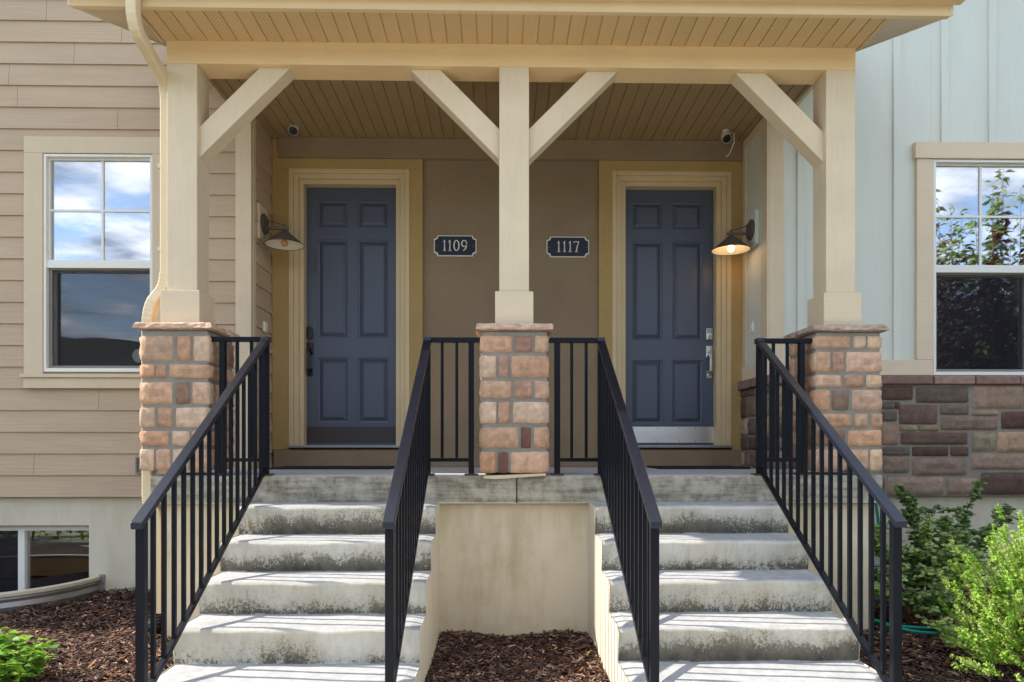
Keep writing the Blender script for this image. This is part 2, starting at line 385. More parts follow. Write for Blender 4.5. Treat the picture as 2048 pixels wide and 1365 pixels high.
def pier(cx, rows, zrows, label, side, name='stone_pier'):
    """rows: list of [(f0,f1,colour)...] across the front face"""
    x0, x1 = cx - PW, cx + PW; y0, y1 = PF, PF + 2 * PW
    p = thing(name, (cx, PF + PW, 0), label, 'stone pier', 'stone piers under the porch posts')
    z0 = zrows[-1][0]; ztop = .945
    mb = MB(); mb.box(x0 + .007, x1 - .007, y0 + .007, y1 - .007, z0 + .004, ztop + .004)
    mb.build('mortar_core', 'mortar', p, .012)
    st = MB()
    for (r, (za, zb)) in zip(rows, zrows):
        for (a, b, c) in r:
            col = PAL[c]
            stone_block(st, (x0, y0 + .014, 0), (1, 0, 0), (0, -1, 0), max(-.004, a * 2 * PW - .002), min(2 * PW + .004, b * 2 * PW + .002), za - .0015, zb + .0015, .018, col)
        for (ox, n, flip) in ((x0 + .014, (-1, 0, 0), 0), (x1 - .014, (1, 0, 0), 1)):   # the flanks: corner stone returns first
            c = PAL[(r[-1] if flip else r[0])[2]]
            cuts = [0, random.uniform(.25, .5), random.uniform(.62, .78), 1] if random.random() < .6 else [0, random.uniform(.35, .65), 1]
            for k in range(len(cuts) - 1):
                stone_block(st, (ox, y0, 0), (0, 1, 0), n, cuts[k] * 2 * PW + (.006 if k else 0), cuts[k + 1] * 2 * PW - .012, za, zb, .018, c if k == 0 else PAL[random.choice('tlopbk')])
        b0 = random.uniform(.3, .7)
        for (a, b) in ((0, b0 - .015), (b0 + .015, 1)):
            stone_block(st, (x0, y1 - .014, 0), (1, 0, 0), (0, 1, 0), a * 2 * PW, b * 2 * PW, za, zb, .018, PAL[random.choice('tlpbk')])
    st.build('stones', 'stone', p, smooth=True)
    # chiselled capstone
    cb = MB(); ov = .028; X0, X1, Y0, Y1 = x0 - ov, x1 + ov, y0 - ov, y1 + ov; N = 14
    b = len(cb.v); peri = []
    def pt(t):
        t = t % 4; k = int(t); f = t - k
        return [(X0 + (X1 - X0) * f, Y0), (X1, Y0 + (Y1 - Y0) * f), (X1 - (X1 - X0) * f, Y1), (X0, Y1 - (Y1 - Y0) * f)][k]
    NP = 4 * N
    capc = S(196, 164, 138) if side != 'r' else S(168, 146, 126)
    prof = [(.012, .0), (-.002, .006), (.0, .018), (.004, .034), (.012, .044)]
    for (ins, dz) in prof:
        for k in range(NP):
            x, y = pt(k / N); dx = (cx - x); dy = (PF + PW - y); L = max(abs(dx), abs(dy))
            jit = random.uniform(-.006, .006) if 0 < dz < .04 else random.uniform(-.002, .002)
            cb.v.append((x + dx / L * (ins + jit), y + dy / L * (ins + jit), ztop + .004 + dz + random.uniform(-.0015, .0015)))
    for i in range(len(prof) - 1):
        for k in range(NP):
            j = (k + 1) % NP; q = [b + i * NP + k, b + i * NP + j, b + (i + 1) * NP + j, b + (i + 1) * NP + k]
            kk = random.uniform(.85, 1.12); cb.face(q, 0, tuple(v * kk for v in capc))
    cb.face([b + k for k in range(NP)][::-1], 0, capc); cb.face([b + (len(prof) - 1) * NP + k for k in range(NP)], 0, capc)
    cb.build('capstone', 'stone', p)
    if side == 'c':
        w = MB(); w.prism([(cx - .205, -.004), (cx + .205, .012), (cx + .205, -.004), (cx - .13, -.026), (cx - .2, -.022)], 'y', y0 + .004, LF - .003)
        w.build('shim_board', 'cream_h', p)
    return p

def zr(px, ys): return [(WZ(px, b, PF), WZ(px, a, PF)) for a, b in ys]
def fr(lo, hi, cells): return [((a - lo) / (hi - lo), (b - lo) / (hi - lo), c) for a, b, c in cells]
zc_ = lambda l, off, sc: [(off + a / sc, off + b / sc) for a, b in l]
pier(PX[0], [fr(85, 645, r) for r in (
    [(92, 364, 't'), (388, 500, 'o'), (518, 650, 'l')], [(98, 202, 'o'), (216, 302, 'k'), (314, 645, 't')],
    [(92, 354, 't'), (376, 490, 'b'), (510, 645, 'l')], [(88, 210, 'l'), (230, 350, 'k'), (370, 640, 'l')],
    [(92, 322, 'o'), (344, 490, 'l'), (505, 642, 'p')], [(75, 198, 'l'), (214, 332, 'p'), (350, 480, 'l'), (495, 642, 'p')])],
    zr(349, zc_([(165, 392), (406, 528), (550, 747), (760, 938), (958, 1088), (1104, 1290)], 630, 4.136)),
    'tan stone pier beside the cream downspout and tan siding', 'l')
pier(PX[1], [fr(818, 1210, r) for r in (
    [(826, 1002, 't'), (1012, 1120, 'b'), (1130, 1206, 't')], [(820, 910, 'l'), (918, 980, 'k'), (990, 1206, 'o')],
    [(826, 1000, 't'), (1010, 1118, 'k'), (1130, 1203, 'p')], [(822, 910, 'l'), (917, 990, 'k'), (1000, 1203, 'l')],
    [(822, 1040, 't'), (1050, 1110, 'd'), (1124, 1212, 'p')], [(818, 905, 'o'), (918, 977, 'd'), (986, 1212, 'p')])],
    zr(1030, zc_([(640, 745), (755, 892), (902, 1012), (1023, 1158), (1172, 1302), (1314, 1442)], 450, 2.904)),
    'tan stone pier in the middle, between the two flights of steps', 'c')
pier(PX[2], [fr(225, 765, r) for r in (
    [(215, 517, 't'), (533, 636, 'l'), (648, 757, 'l')], [(230, 346, 't'), (364, 456, 'k'), (468, 770, 'p')],
    [(225, 442, 'p'), (458, 622, 'k'), (638, 762, 'l')], [(228, 346, 'o'), (358, 496, 'g'), (518, 765, 'p')],
    [(230, 526, 'o'), (544, 650, 't'), (680, 768, 'o')], [(230, 472, 'b'), (484, 768, 'o')],
    [(232, 482, 'p'), (498, 656, 't'), (668, 770, 'l')])],
    zr(1699, zc_([(172, 282), (300, 478), (494, 602), (614, 797), (815, 932), (950, 1092), (1108, 1292)], 630, 4.136)),
    'tan stone pier in front of the sage green house', 'r')

# ------------------------------------------------------------------ landing and stairs
land = thing('concrete_landing', (CX, 5.2, -1.068), 'weathered concrete landing slab on a beige rendered wall, under the porch', 'landing')
def arc(cy, cz, r, a0, a1, n): return [(cy + r * math.cos(a0 + (a1 - a0) * i / n), cz + r * math.sin(a0 + (a1 - a0) * i / n)) for i in range(n + 1)]
slx0, slx1 = WX(301, LF), WX(1765, LF)
for i, (a, b) in enumerate(((slx0, CX + .012), (CX + .020, slx1))):
    mb = MB(); prof = [(BW + .2, 0.0), (BW + .2, -.187), (LF + .004, -.187)] + arc(LF + .026, -.026, .026, PI, PI / 2, 5)
    prof = [(BW + .2 if p[0] > 6 else p[0], p[1]) for p in prof]
    mb.prism([(5.70, 0.0), (5.70, -.187), (LF + .004, -.187)] + arc(LF + .026, -.026, .026, PI, PI / 2, 5), 'x', a, b)
    aa, bb = max(a, LX - .02), min(b, RX + .02)
    mb.box(aa, bb, 5.70, BW + .2, -.187, 0.0)
    mb.build('slab', 'concrete', land)
mb = MB(); mb.box(slx0 + .05, slx1 - .05, LF + .045, 5.7, -1.3, -.187); mb.build('stem_wall', 'stem', land)

def stairs(x0, x1, label):
    t = thing('concrete_steps', ((x0 + x1) / 2, LF - 3 * TR, GZ), label, 'steps', 'concrete front steps')
    prof = [(LF + .04, -RS)]
    for k in range(1, 7):
        zt = -RS * k + .0; yf = LF - TR * k; r = .024
        prof += [(p[0], p[1]) for p in arc(yf + r, zt - r, r, PI / 2, PI, 5)]
        if k < 6: prof += [(yf + .022, zt - RS + .006), (yf + .016, zt - RS)]
    prof = prof[:-6] if False else prof
    prof += [(LF - TR * 6, -1.3), (LF + .04, -1.3)]
    # two skins: rough top and rendered flanks; cross divisions let the edges wander
    mb = MB(); n = len(prof); NXD = 24; b = 0
    for i in range(NXD + 1):
        f = i / NXD; x = x0 + (x1 - x0) * f
        for (y, z) in prof:
            w = .0035 * math.sin(x * 9 + z * 40) + .0025 * math.sin(x * 23 + z * 70)
            e = .012 * math.exp(-min(f, 1 - f) * (x1 - x0) / .012)
            mb.v.append((x, y + w + e, z - (e * .8) + .0015 * math.sin(x * 13 + y * 30)))
    for i in range(NXD):
        for k in range(n):
            j = (k + 1) % n; mb.face([i * n + k, (i + 1) * n + k, (i + 1) * n + j, i * n + j][::-1], 0)
    mb.face(list(range(n)), 1); mb.face([NXD * n + k for k in range(n)][::-1], 1)
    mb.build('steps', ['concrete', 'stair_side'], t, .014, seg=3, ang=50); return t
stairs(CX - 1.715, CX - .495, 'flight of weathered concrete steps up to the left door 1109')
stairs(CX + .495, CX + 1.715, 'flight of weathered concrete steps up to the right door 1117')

# ------------------------------------------------------------------ railings
def railing(x, gx, wall, label):
    t = thing('stair_railing', (x, 3.03, GZ), label, 'railing', 'black metal stair railings')
    zt = lambda y: .909 + .633 * (y - 4.63)
    zb = lambda y: .045 + .60 * (y - 4.62)
    yt, yb = 4.63, 3.03; q = .019
    mb = MB(); mb.box(x - q, x + q, yt - q, yt + q, .004, .882); mb.build('newel_post', 'black', t, .003)
    mb = MB(); mb.box(x - q, x + q, yb - q, yb + q, GZ, zt(yb) - .03); mb.build('newel_post', 'black', t, .003)
    mb = MB(); L = .026
    ye = 2.985
    mb.prism([(yt - .03, zt(yt - .03)), (ye, zt(ye)), (ye, zt(ye) - .032), (yt - .03, zt(yt - .03) - .034)], 'x', x - L, x + L)
    mb.box(x - L, x + L, yt - .0302, yt + .03, .877, .911); mb.build('handrail', 'rail', t, .004)
    mb = MB(); mb.prism([(yt - q, zb(yt - q) + .014), (yb + q, zb(yb + q) + .014), (yb + q, zb(yb + q) - .016), (yt - q, zb(yt - q) - .016)], 'x', x - .013, x + .013)
    mb.build('bottom_rail', 'black', t, .002)
    n = 15
    for i in range(n):
        y = yb + (yt - yb) * (i + 1) / (n + 1); h = .0095
        mb = MB(); mb.box(x - h, x + h, y - h, y + h, zb(y) + .008, zt(y) - .028); mb.build('baluster', 'black', t, .0015, seg=1)
    # return along the landing edge to the pier
    mb = MB(); mb.box(gx - q, gx + q, yt - q, yt + q, .004, .882); mb.build('guard_post', 'black', t, .003)
    a, b = sorted((x, wall)); sgn = 1 if wall > x else -1
    xa, xb = (x + L, wall) if sgn > 0 else (wall, x - L)
    mb = MB(); mb.box(xa, xb, yt - .022, yt + .022, .8785, .9095); mb.build('guard_rail', 'black', t, .003)
    xa, xb = (x + q, gx - q) if sgn > 0 else (gx + q, x - q)
    mb = MB(); mb.box(xa, xb, yt - .012, yt + .012, .088, .112); mb.build('guard_bottom_rail', 'black', t, .002)
    for i in range(2):
        xx = x + (gx - x) * (i + 1) / 3; h = .0095
        mb = MB(); mb.box(xx - h, xx + h, yt - h, yt + h, .113, .878); mb.build('baluster', 'black', t, .0015, seg=1)
    for xx in (x, gx):
        mb = MB(); mb.box(xx - .045, xx + .045, yt - .03, yt + .045, .001, .008); mb.build('base_plate', 'rust', t, .002)
railing(CX - 1.64, -1.818, PX[0] + PW - .004, 'black metal railing on the far left, ending at the left stone pier')
railing(CX - .575, -.182, PX[1] - PW + .004, 'black metal railing on the inner side of the left steps, left of the middle pier')
railing(CX + .575, .388, PX[1] + PW - .004, 'black metal railing on the inner side of the right steps, right of the middle pier')
railing(CX + 1.64, 2.024, PX[2] - PW + .004, 'black metal railing on the far right, beside the green shrubs')

# ------------------------------------------------------------------ porch canopy
po = thing('porch_canopy', (CX, 4.78, 2.74), 'cream porch canopy with three square posts, diagonal braces and slatted soffit', 'porch')
BZ, BT = 2.74, 2.90
BX0, BX1 = PX[0] - .102, PX[2] + .102
mb = MB(); mb.box(BX0, BX1, 4.68, 4.88, BZ, BT + .14); mb.build('beam', 'cream_beam_bounce', po, .004)
for cx in PX:
    mb = MB(); mb.box(cx - .1, cx + .1, 4.681, 4.879, 1.22, BZ)
    post = mb.build('post', 'cream_v', po, .004)
    b2 = MB(); b2.box(cx - .128, cx + .128, 4.652, 4.908, .9925, 1.225); b2.build('post_base', 'cream_h', post, .004)
def brace(cx, s):
    x = cx + s * .1; pts = [(x + s * .40, BZ), (x + s * .605, BZ), (x, BZ - .605), (x, BZ - .40)]
    mb = MB(); mb.prism(pts if s < 0 else pts[::-1], 'y', 4.725, 4.85); mb.build('brace', 'cream_v', po, .003)
brace(PX[0], 1); brace(PX[1], -1); brace(PX[1], 1); brace(PX[2], -1)
# soffit boards run front to back; every third one is vented
SZ = 2.888; SY0, SY1 = 4.32, 4.68; sx0, sx1 = BX0 - .02, BX1 + .02
def strips(mb, x0, x1, y0, y1, z, pitch, g, every=None, th=.012, ph=None):
    x = x0; i = 0
    if ph is not None:
        f = (x0 - ph) % pitch; xa = x0 + pitch - f
        if xa - g / 2 > x0 + .002: mb.box(x0, xa - g / 2, y0, y1, z, z + th); mb.box(xa - g / 2, xa + g / 2, y0, y1, z + .008, z + th + .004)
        x = xa
    while x < x1 - .01:
        xe = min(x + pitch, x1); mi = 1 if every and i % every == 1 else 0
        mb.box(x + g / 2, xe - g / 2, y0, y1, z, z + th, mi)
        mb.box(xe - g / 2, min(xe + g / 2, x1 + g), y0, y1, z + .008, z + th + .004, 0); x += pitch; i += 1
mb = MB(); strips(mb, sx0, sx1, SY0, SY1 - .001, SZ, .0995, .009, 3); mb.build('soffit', ['soffit', 'vent'], po)
for (a, b) in ((sx0 - .018, sx0 - .001), (sx1 + .001, sx1 + .018)):
    mb = MB(); mb.box(a, b, SY0, SY1 + .02, SZ - .006, SZ + .03); mb.build('soffit_trim', 'soffit', po)
SLO = .378; OV = .40
def rz(y): return SZ + SLO * (y - SY0)
RX0, RX1 = sx0 - OV, sx1 + OV
mb = MB()
mb.prism([(SY0 - .04, SZ + .085), (RW + .25, rz(RW + .25) + .09), (RW + .25, rz(RW + .25) + .135), (SY0 - .04, SZ + .13)], 'x', RX0 - .01, RX1 + .01)
mb.build('roof', 'roof', po)
for (a, b) in ((RX0 + .02, sx0 - .018), (sx1 + .018, RX1 - .02)):      # sloping undersides of the two rakes
    mb = MB(); y = SY0
    while y < RW:
        ye = min(y + .085, RW); mb.prism([(y + .004, rz(y + .004)), (ye, rz(ye)), (ye, rz(ye) + .012), (y + .004, rz(y + .004) + .012)], 'x', a, b)
        mb.prism([(ye - .001, rz(ye) + .008), (ye + .005, rz(ye + .005) + .008), (ye + .005, rz(ye) + .02), (ye - .001, rz(ye) + .018)], 'x', a, b); y += .085
    mb.build('rake_soffit', 'siding_trim', po)
for a in (RX0, RX1 - .02):
    mb = MB(); mb.prism([(SY0 - .02, rz(SY0) - .008), (RW, rz(RW) - .008), (RW, rz(RW) + .088), (SY0 - .02, SZ + .084)], 'x', a, a + .02); mb.build('rake_board', 'cream_metal', po)
for a in (BX0 + .012, BX1 - .04):
    mb = MB(); mb.prism([(4.881, 2.93), (LW - .02, 2.93), (LW - .02, rz(LW)), (4.881, rz(4.88))], 'x', a, a + .028); mb.build('gable_panel', 'siding_trim', po)
mb = MB(); mb.box(RX0 + .021, RX1 - .021, SY0 - .02, SY0 - .001, SZ - .008, SZ + .083)
mb.box(RX0 + .021, RX1 - .021, SY0 - .024, SY0 + .012, SZ - .014, SZ - .0085); mb.build('fascia', 'fascia', po, .002)
gp = [(SY0 - .022, SZ + .055), (SY0 - .095, SZ + .055), (SY0 - .125, SZ + .105), (SY0 - .128, SZ + .14), (SY0 - .142, SZ + .148), (SY0 - .142, SZ + .156), (SY0 - .12, SZ + .156), (SY0 - .118, SZ + .105), (SY0 - .093, SZ + .058), (SY0 - .025, SZ + .058), (SY0 - .025, SZ + .16), (SY0 - .022, SZ + .16)]
mb = MB(); mb.prism(gp, 'x', RX0 - .03, RX1 + .04); mb.build('gutter', 'fascia', po)
# tongue and groove ceiling
CZ = 2.962
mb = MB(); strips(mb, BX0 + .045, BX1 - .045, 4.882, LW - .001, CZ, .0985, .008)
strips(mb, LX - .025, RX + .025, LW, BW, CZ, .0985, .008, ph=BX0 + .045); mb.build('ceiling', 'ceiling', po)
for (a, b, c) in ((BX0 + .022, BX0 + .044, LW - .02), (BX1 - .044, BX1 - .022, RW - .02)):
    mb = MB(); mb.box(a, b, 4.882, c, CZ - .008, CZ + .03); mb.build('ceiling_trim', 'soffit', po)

# downspout
ds = thing('downspout', (-2.30, 4.74, GZ), 'cream downspout bending from gutter past the left post and pier', 'downspout')
def rsec(a, b, r=.012, n=3):
    o = []
    for (cx, cy, a0) in ((a - r, b - r, 0), (-a + r, b - r, PI / 2), (-a + r, -b + r, PI), (a - r, -b + r, 1.5 * PI)):
        o += [(cx + r * math.cos(a0 + PI / 2 * i / n), cy + r * math.sin(a0 + PI / 2 * i / n)) for i in range(n + 1)]
    return o
def bend(p0, p1, p2, n=10):
    p0, p1, p2 = Vector(p0), Vector(p1), Vector(p2)
    return [tuple(p0 * (1 - t) ** 2 + p1 * 2 * t * (1 - t) + p2 * t * t) for t in [i / n for i in range(n + 1)]]
pth = [(-2.205, 4.245, 2.95)] + bend((-2.205, 4.245, 2.86), (-2.205, 4.245, 2.74), (-2.212, 4.33, 2.715)) + bend((-2.236, 4.655, 2.655), (-2.247, 4.76, 2.63), (-2.247, 4.76, 2.53)) + [(-2.247, 4.76, 1.36)]
sc = [1] + [1 + .035 * (i % 2) for i in range(11)] + [1 + .035 * (i % 2) for i in range(11)] + [1]
mb = MB(); mb.sweep(pth, rsec(.031, .039), (1, .0, 0), 0, sc); mb.build('upper_pipe', 'cream_metal', ds, smooth=False)
pth = bend((-2.247, 4.76, 1.36), (-2.247, 4.76, 1.27), (-2.285, 4.753, 1.22)) + bend((-2.325, 4.742, 1.16), (-2.352, 4.735, 1.10), (-2.352, 4.735, 1.0)) + [(-2.352, 4.735, -.10)] + bend((-2.352, 4.735, -.1), (-2.352, 4.735, -.16), (-2.345, 4.735, -.19)) + bend((-2.315, 4.735, -.22), (-2.29, 4.735, -.25), (-2.29, 4.735, -.31)) + [(-2.29, 4.735, -.97)]
sc = [1 + .04 * (i % 2) for i in range(22)] + [1] + [1 + .03 * (i % 2) for i in range(22)] + [1]
mb = MB(); mb.sweep(pth, rsec(.034, .041), (1, 0, 0), 0, sc); mb.build('lower_pipe', 'cream_metal', ds)
for z in (2.06, 1.5):
    mb = MB(); mb.box(-2.292, -2.205, 4.725, 4.795, z, z + .028); mb.build('strap', 'cream_metal', ds, .003)
mb = MB(); P = [(-2.29, 4.735, -.93), (-2.295, 4.725, -1.0), (-2.33, 4.66, -1.06), (-2.40, 4.56, -1.09)]
pp = []
for i in range(len(P) - 1):
    for k in range(10): pp.append(tuple(Vector(P[i]).lerp(Vector(P[i + 1]), k / 10)))
mb.tube(pp, .05, 12, 0, [1 if i % 3 else 1.12 for i in range(len(pp))]); mb.build('drain_hose', 'blackplastic', ds)

# ------------------------------------------------------------------ windows
def window(parent, x0, x1, z0, z1, zm0, zm1, Y, xm, zmid, sticker=False, blinds=True):
    mb = MB(); ring(mb, x0, x1, z0, z1, Y - .022, Y + .10, .022, .022, .03, .022)
    mb.box(x0 + .022, x1 - .022, Y - .012, Y + .05, zm0, zm1)
    wf = mb.build('window', 'vinyl', parent, .003)
    u0, u1 = x0 + .022, x1 - .022
    mb = MB(); ring(mb, u0, u1, zm1, z1 - .022, Y + .012, Y + .05, .012, .012, .004, .016)
    gl0 = u0 + .012; mb.build('upper_sash', 'vinyl', wf, .002)
    mb = MB(); mb.box(gl0, u1 - .012, Y + .030, Y + .036, zm1 + .004, z1 - .038); mb.build('pane', 'glass', wf)
    mb = MB(); mb.box(xm - .009, xm + .009, Y + .022, Y + .029, zm1 + .004, zmid - .009); mb.box(xm - .009, xm + .009, Y + .022, Y + .029, zmid + .009, z1 - .038)
    mb.box(gl0, u1 - .012, Y + .022, Y + .029, zmid - .009, zmid + .009); mb.build('muntin', 'vinyl', wf)
    mb = MB(); ring(mb, u0, u1, z0 + .03, zm0, Y + .055, Y + .095, .03, .03, .03, .02); mb.build('lower_sash', 'vinyl', wf, .002)
    mb = MB(); ring(mb, u0 + .004, u1 - .004, z0 + .031, zm0 - .001, Y + .012, Y + .026, .024, .016, .022, .012); mb.build('screen_frame', 'grey_frame', wf, .002)
    mb = MB(); mb.box(u0 + .028, u1 - .02, Y + .018, Y + .019, z0 + .053, zm0 - .013); mb.build('insect_screen', 'screen', wf)
    mb = MB(); mb.box(u0 + .03, u1 - .03, Y + .070, Y + .076, z0 + .06, zm0 - .02); mb.build('pane', 'glass', wf)
    if blinds:
        mb = MB(); z = z0 + .05
        while z < z1 - .05:
            mb.prism([(Y + .145, z), (Y + .162, z + .046), (Y + .164, z + .046), (Y + .147, z)], 'x', u0 + .01, u1 - .01); z += .046
        mb.build('blind', 'blind', wf)
    else:
        mb = MB()
        for k in range(5): mb.prism([(Y + .145, z1 - .06 - k * .04), (Y + .175, z1 - .03 - k * .04), (Y + .177, z1 - .03 - k * .04), (Y + .147, z1 - .06 - k * .04)], 'x', u0 + .01, u1 - .01)
        mb.build('blind', 'blind', wf)
    if sticker:
        mb = MB(); mb.lathe((sticker[0], Y + .069, sticker[1]), (0, -1, 0), [(0, 0), (.058, 0), (.058, .0008), (0, .0008)], 24); mb.build('sticker', 'whiteplastic', wf)
    return wf

# ------------------------------------------------------------------ beige house
bh = thing('beige_house', (-5, LW, GZ), 'tan lap-sided house front with one tall window, on the left', 'house')
wx0, wx1 = WX(92, LW), WX(309, LW); wz1, wz0 = WZ(200, 312, LW), WZ(200, 745, LW)
PIT = .1782; ZB = WZ(100, 994, LW); HX0 = -14.0
cbx0, cbx1 = WX(472, LW - .02), LX       # corner board
def lap(mb, x0, x1, za, zb, zfull, axis='x', base=LW, off=0):
    """one board: thick at its bottom edge"""
    d = lambda z: .006 + .013 * (1 - (z - zfull) / PIT)
    if axis == 'x': mb.prism([(base - d(za), za), (base - d(zb), zb), (base + .02, zb), (base + .02, za)], 'x', x0, x1)
    else: mb.prism([(base + d(za), za), (base + d(zb), zb), (base - .02, zb), (base - .02, za)], 'y', x0, x1)
mb = MB(); seams = {}
for (px, py) in ((95, 20), (245, 66), (37, 196), (237, 240), (199, 800), (150, 110), (70, 930), (20, 150)):
    seams.setdefault(int((WZ(px, py, LW) - ZB) / PIT), []).append(WX(px, LW))
nrow = int((6.0 - ZB) / PIT)
for i in range(nrow):
    za = ZB + i * PIT; zb = za + PIT; xs = sorted([HX0, cbx0] + seams.get(i, []) + [random.uniform(HX0, -5) for _ in range(2)])
    for k in range(len(xs) - 1):
        a, b = xs[k] + (.0015 if k else 0), xs[k + 1] - (.0015 if k < len(xs) - 2 else 0)
        if zb > wz0 and za < wz1 and b > wx0 and a < wx1:
            if a < wx0: lap(mb, a, wx0, za, zb, za)
            if b > wx1: lap(mb, wx1, b, za, zb, za)
            if za < wz0: lap(mb, max(a, wx0), min(b, wx1), za, wz0, za)
            if zb > wz1: lap(mb, max(a, wx0), min(b, wx1), wz1, zb, za)
        else: lap(mb, a, b, za, zb, za)
    if zb < 2.98 or za < 2.98: lap(mb, LW + .075, BW - .002, za, zb, za, 'y', LX - .012)
mb.build('wall', 'siding', bh)
mb = MB()                                   # sheathing behind the boards, with the window opening
for (x0, x1, z0, z1) in ((HX0, wx0, ZB, 6.1), (wx1, LX - .035, ZB, 6.1), (wx0, wx1, ZB, wz0), (wx0, wx1, wz1, 6.1)): mb.box(x0, x1, LW + .021, LW + .3, z0, z1)
mb.box(HX0, LX - .035, LW + .5, 12, -1.3, 6.1); mb.box(HX0, LX - .035, LW + .301, LW + .499, 4.5, 6.1); mb.box(-3.0, LX - .035, LW + .301, LW + .499, -1.3, 4.499); mb.box(HX0, -5.2, LW + .301, LW + .499, -1.3, 4.499)
mb.build('interior', 'room', bh)
mb = MB(); mb.box(HX0 - .4, LX + .05, LW - .02, 12.2, 6.1, 6.2); mb.build('roof', 'roof', bh)
mb = MB(); mb.box(cbx0, cbx1, LW - .034, LW + .02, ZB - .02, 2.955); mb.box(cbx1 - .03, cbx1 + .002, LW + .0205, LW + .078, ZB - .02, 2.955)
mb.box(cbx0, cbx1, LW - .034, LW + .02, 2.956, 6.08); mb.build('corner_board', 'cream_v', bh, .003)
mb = MB()                                   # window trim
tx0, tx1 = WX(54, LW), WX(347, LW); tY0 = LW - .042
mb.box(tx0, tx1, tY0, LW - .001, wz1 + .004, WZ(190, 278, LW)); mb.box(tx0, wx0 - .002, tY0, LW - .001, wz0 - .02, wz1 + .0035); mb.box(wx1 + .002, tx1, tY0, LW - .001, wz0 - .02, wz1 + .0035)
mb.box(tx0 - .002, tx1 + .002, tY0 - .004, LW - .001, WZ(190, 778, LW), WZ(190, 757, LW)); mb.box(tx0 - .018, tx1 + .018, tY0 - .022, LW - .001, WZ(190, 757, LW) + .0005, wz0 - .0205)
mb.build('window_trim', 'siding_trim', bh, .003)
window(bh, wx0, wx1, wz0, wz1, WZ(200, 538, LW), WZ(200, 522, LW), LW - .012, WX(203.5, LW), WZ(200, 421, LW), sticker=(WX(279, LW + .06), WZ(279, 712, LW + .06)))
# foundation with basement window
fY = LW + .035; bx1 = WX(178, fY); bx0 = bx1 - 1.22; bz1 = WZ(100, 1051, fY)
mb = MB()
for (x0, x1, z0, z1) in ((HX0, bx0, -1.4, ZB - .003), (bx1, LX - .01, -1.4, ZB - .003), (bx0, bx1, bz1, ZB - .003), (bx0, bx1, -2.2, -1.75)): mb.box(x0, x1, fY, fY + .26, z0, z1)
mb.build('foundation', 'foundation', bh)
ybw = fY + .085
mb = MB(); ring(mb, bx0, bx1, -1.75, bz1, ybw, ybw + .08, .03, .012, .03, .055)
xm = WX(43, ybw); mb.box(xm - .028, xm + .028, ybw - .004, ybw + .078, -1.72, bz1 - .055); w3 = mb.build('basement_window', 'vinyl', bh, .003)
mb = MB(); mb.box(xm + .028, bx1 - .012, ybw + .03, ybw + .036, -1.72, bz1 - .055); mb.build('pane', 'glass', w3)
mb = MB(); mb.box(bx0 + .03, xm - .028, ybw + .03, ybw + .036, -1.72, bz1 - .055); mb.build('pane', 'glass', w3)
mb = MB(); mb.box(bx0 + .031, xm - .0285, ybw + .012, ybw + .013, -1.719, bz1 - .056); mb.build('insect_screen', 'screen', w3)
ub = thing('utility_box', (WX(283, LW), LW - .03, 0), 'small grey outlet box on the tan siding behind the left pier', 'outlet box')
u0 = WX(271.5, LW - .04); uz0, uz1 = WZ(280, 948, LW), WZ(280, 914, LW)
mb = MB(); ring(mb, u0, u0 + .15, uz0, uz1, LW - .05, LW - .006, .014, .014, .014, .014); mb.build('frame', 'grey_frame', ub, .003)
mb = MB(); mb.box(u0 + .014, u0 + .136, LW - .035, LW - .006, uz0 + .014, uz1 - .014); mb.build('cover', 'grey_frame', ub)

# ------------------------------------------------------------------ green house
gh = thing('green_house', (5.5, RW, GZ), 'sage green board-and-batten house front with brown stone base, on the right', 'house')
vx0 = WX(1862, RW); vx1 = vx0 + (wx1 - wx0) * .985; vz1, vz0 = WZ(1950, 323, RW), WZ(1950, 752, RW)
GX1 = 12.0; zb0 = WZ(1800, 752, RW); zb1 = WZ(1800, 721, RW)
mb = MB()
for (x0, x1, z0, z1) in ((RX + .03, vx0, zb1, 6.1), (vx1, GX1, zb1, 6.1), (vx0, vx1, zb1, vz0), (vx0, vx1, vz1, 6.1)):
    if z1 > z0: mb.box(x0, x1, RW, RW + .03, z0, z1)
b0 = WX(1785, RW); k0 = 0
x = b0 - 3 * .402
gtx0, gtz1 = WX(1829, RW), WZ(1950, 290, RW)
while x < GX1:
    if x > RX + .05:
        segs = [(zb1, 6.08)]
        if x + .064 > gtx0 and x < vx1 + .12: segs = [(gtz1 + .002, 6.08)]
        for (a, b) in segs: mb.box(x, x + .064, RW - .019, RW - .0005, a, b)
    x += .402
mb.box(RX + .012, RX + .03, RW + .0305, BW - .002, zb1, 2.955)              # return of the wall in the recess
mb.build('wall', 'green', gh, .003)
mb = MB()
for (x0, x1, z0, z1) in ((RX + .035, vx0, -1.3, 6.1), (vx1, GX1, -1.3, 6.1), (vx0, vx1, -1.3, vz0), (vx0, vx1, vz1, 6.1)): mb.box(x0, x1, RW + .085, RW + .3, z0, z1)
mb.box(RX + .035, GX1, RW + .9, 12, -1.3, 6.1); mb.box(RX + .035, vx0 - .1, RW + .301, RW + .899, -1.3, 6.1); mb.box(vx1 + .3, GX1, RW + .301, RW + .899, -1.3, 6.1)
mb.box(vx0 - .099, vx1 + .299, RW + .301, RW + .899, 2.8, 6.1)
mb.build('interior', 'room', gh)
mb = MB(); mb.box(RX - .05, GX1 + .3, RW - .02, 12.2, 6.1, 6.2); mb.build('roof', 'roof', gh)
mb = MB(); cw = WX(1565, RW); mb.box(RX + .0117, cw, RW - .026, RW - .0006, zb1 + .0, 2.955); mb.box(RX - .006, RX + .0115, RW - .026, RW + .11, zb1, 2.95); mb.box(RX, cw, RW - .026, RW - .0006, 2.956, 6.08)
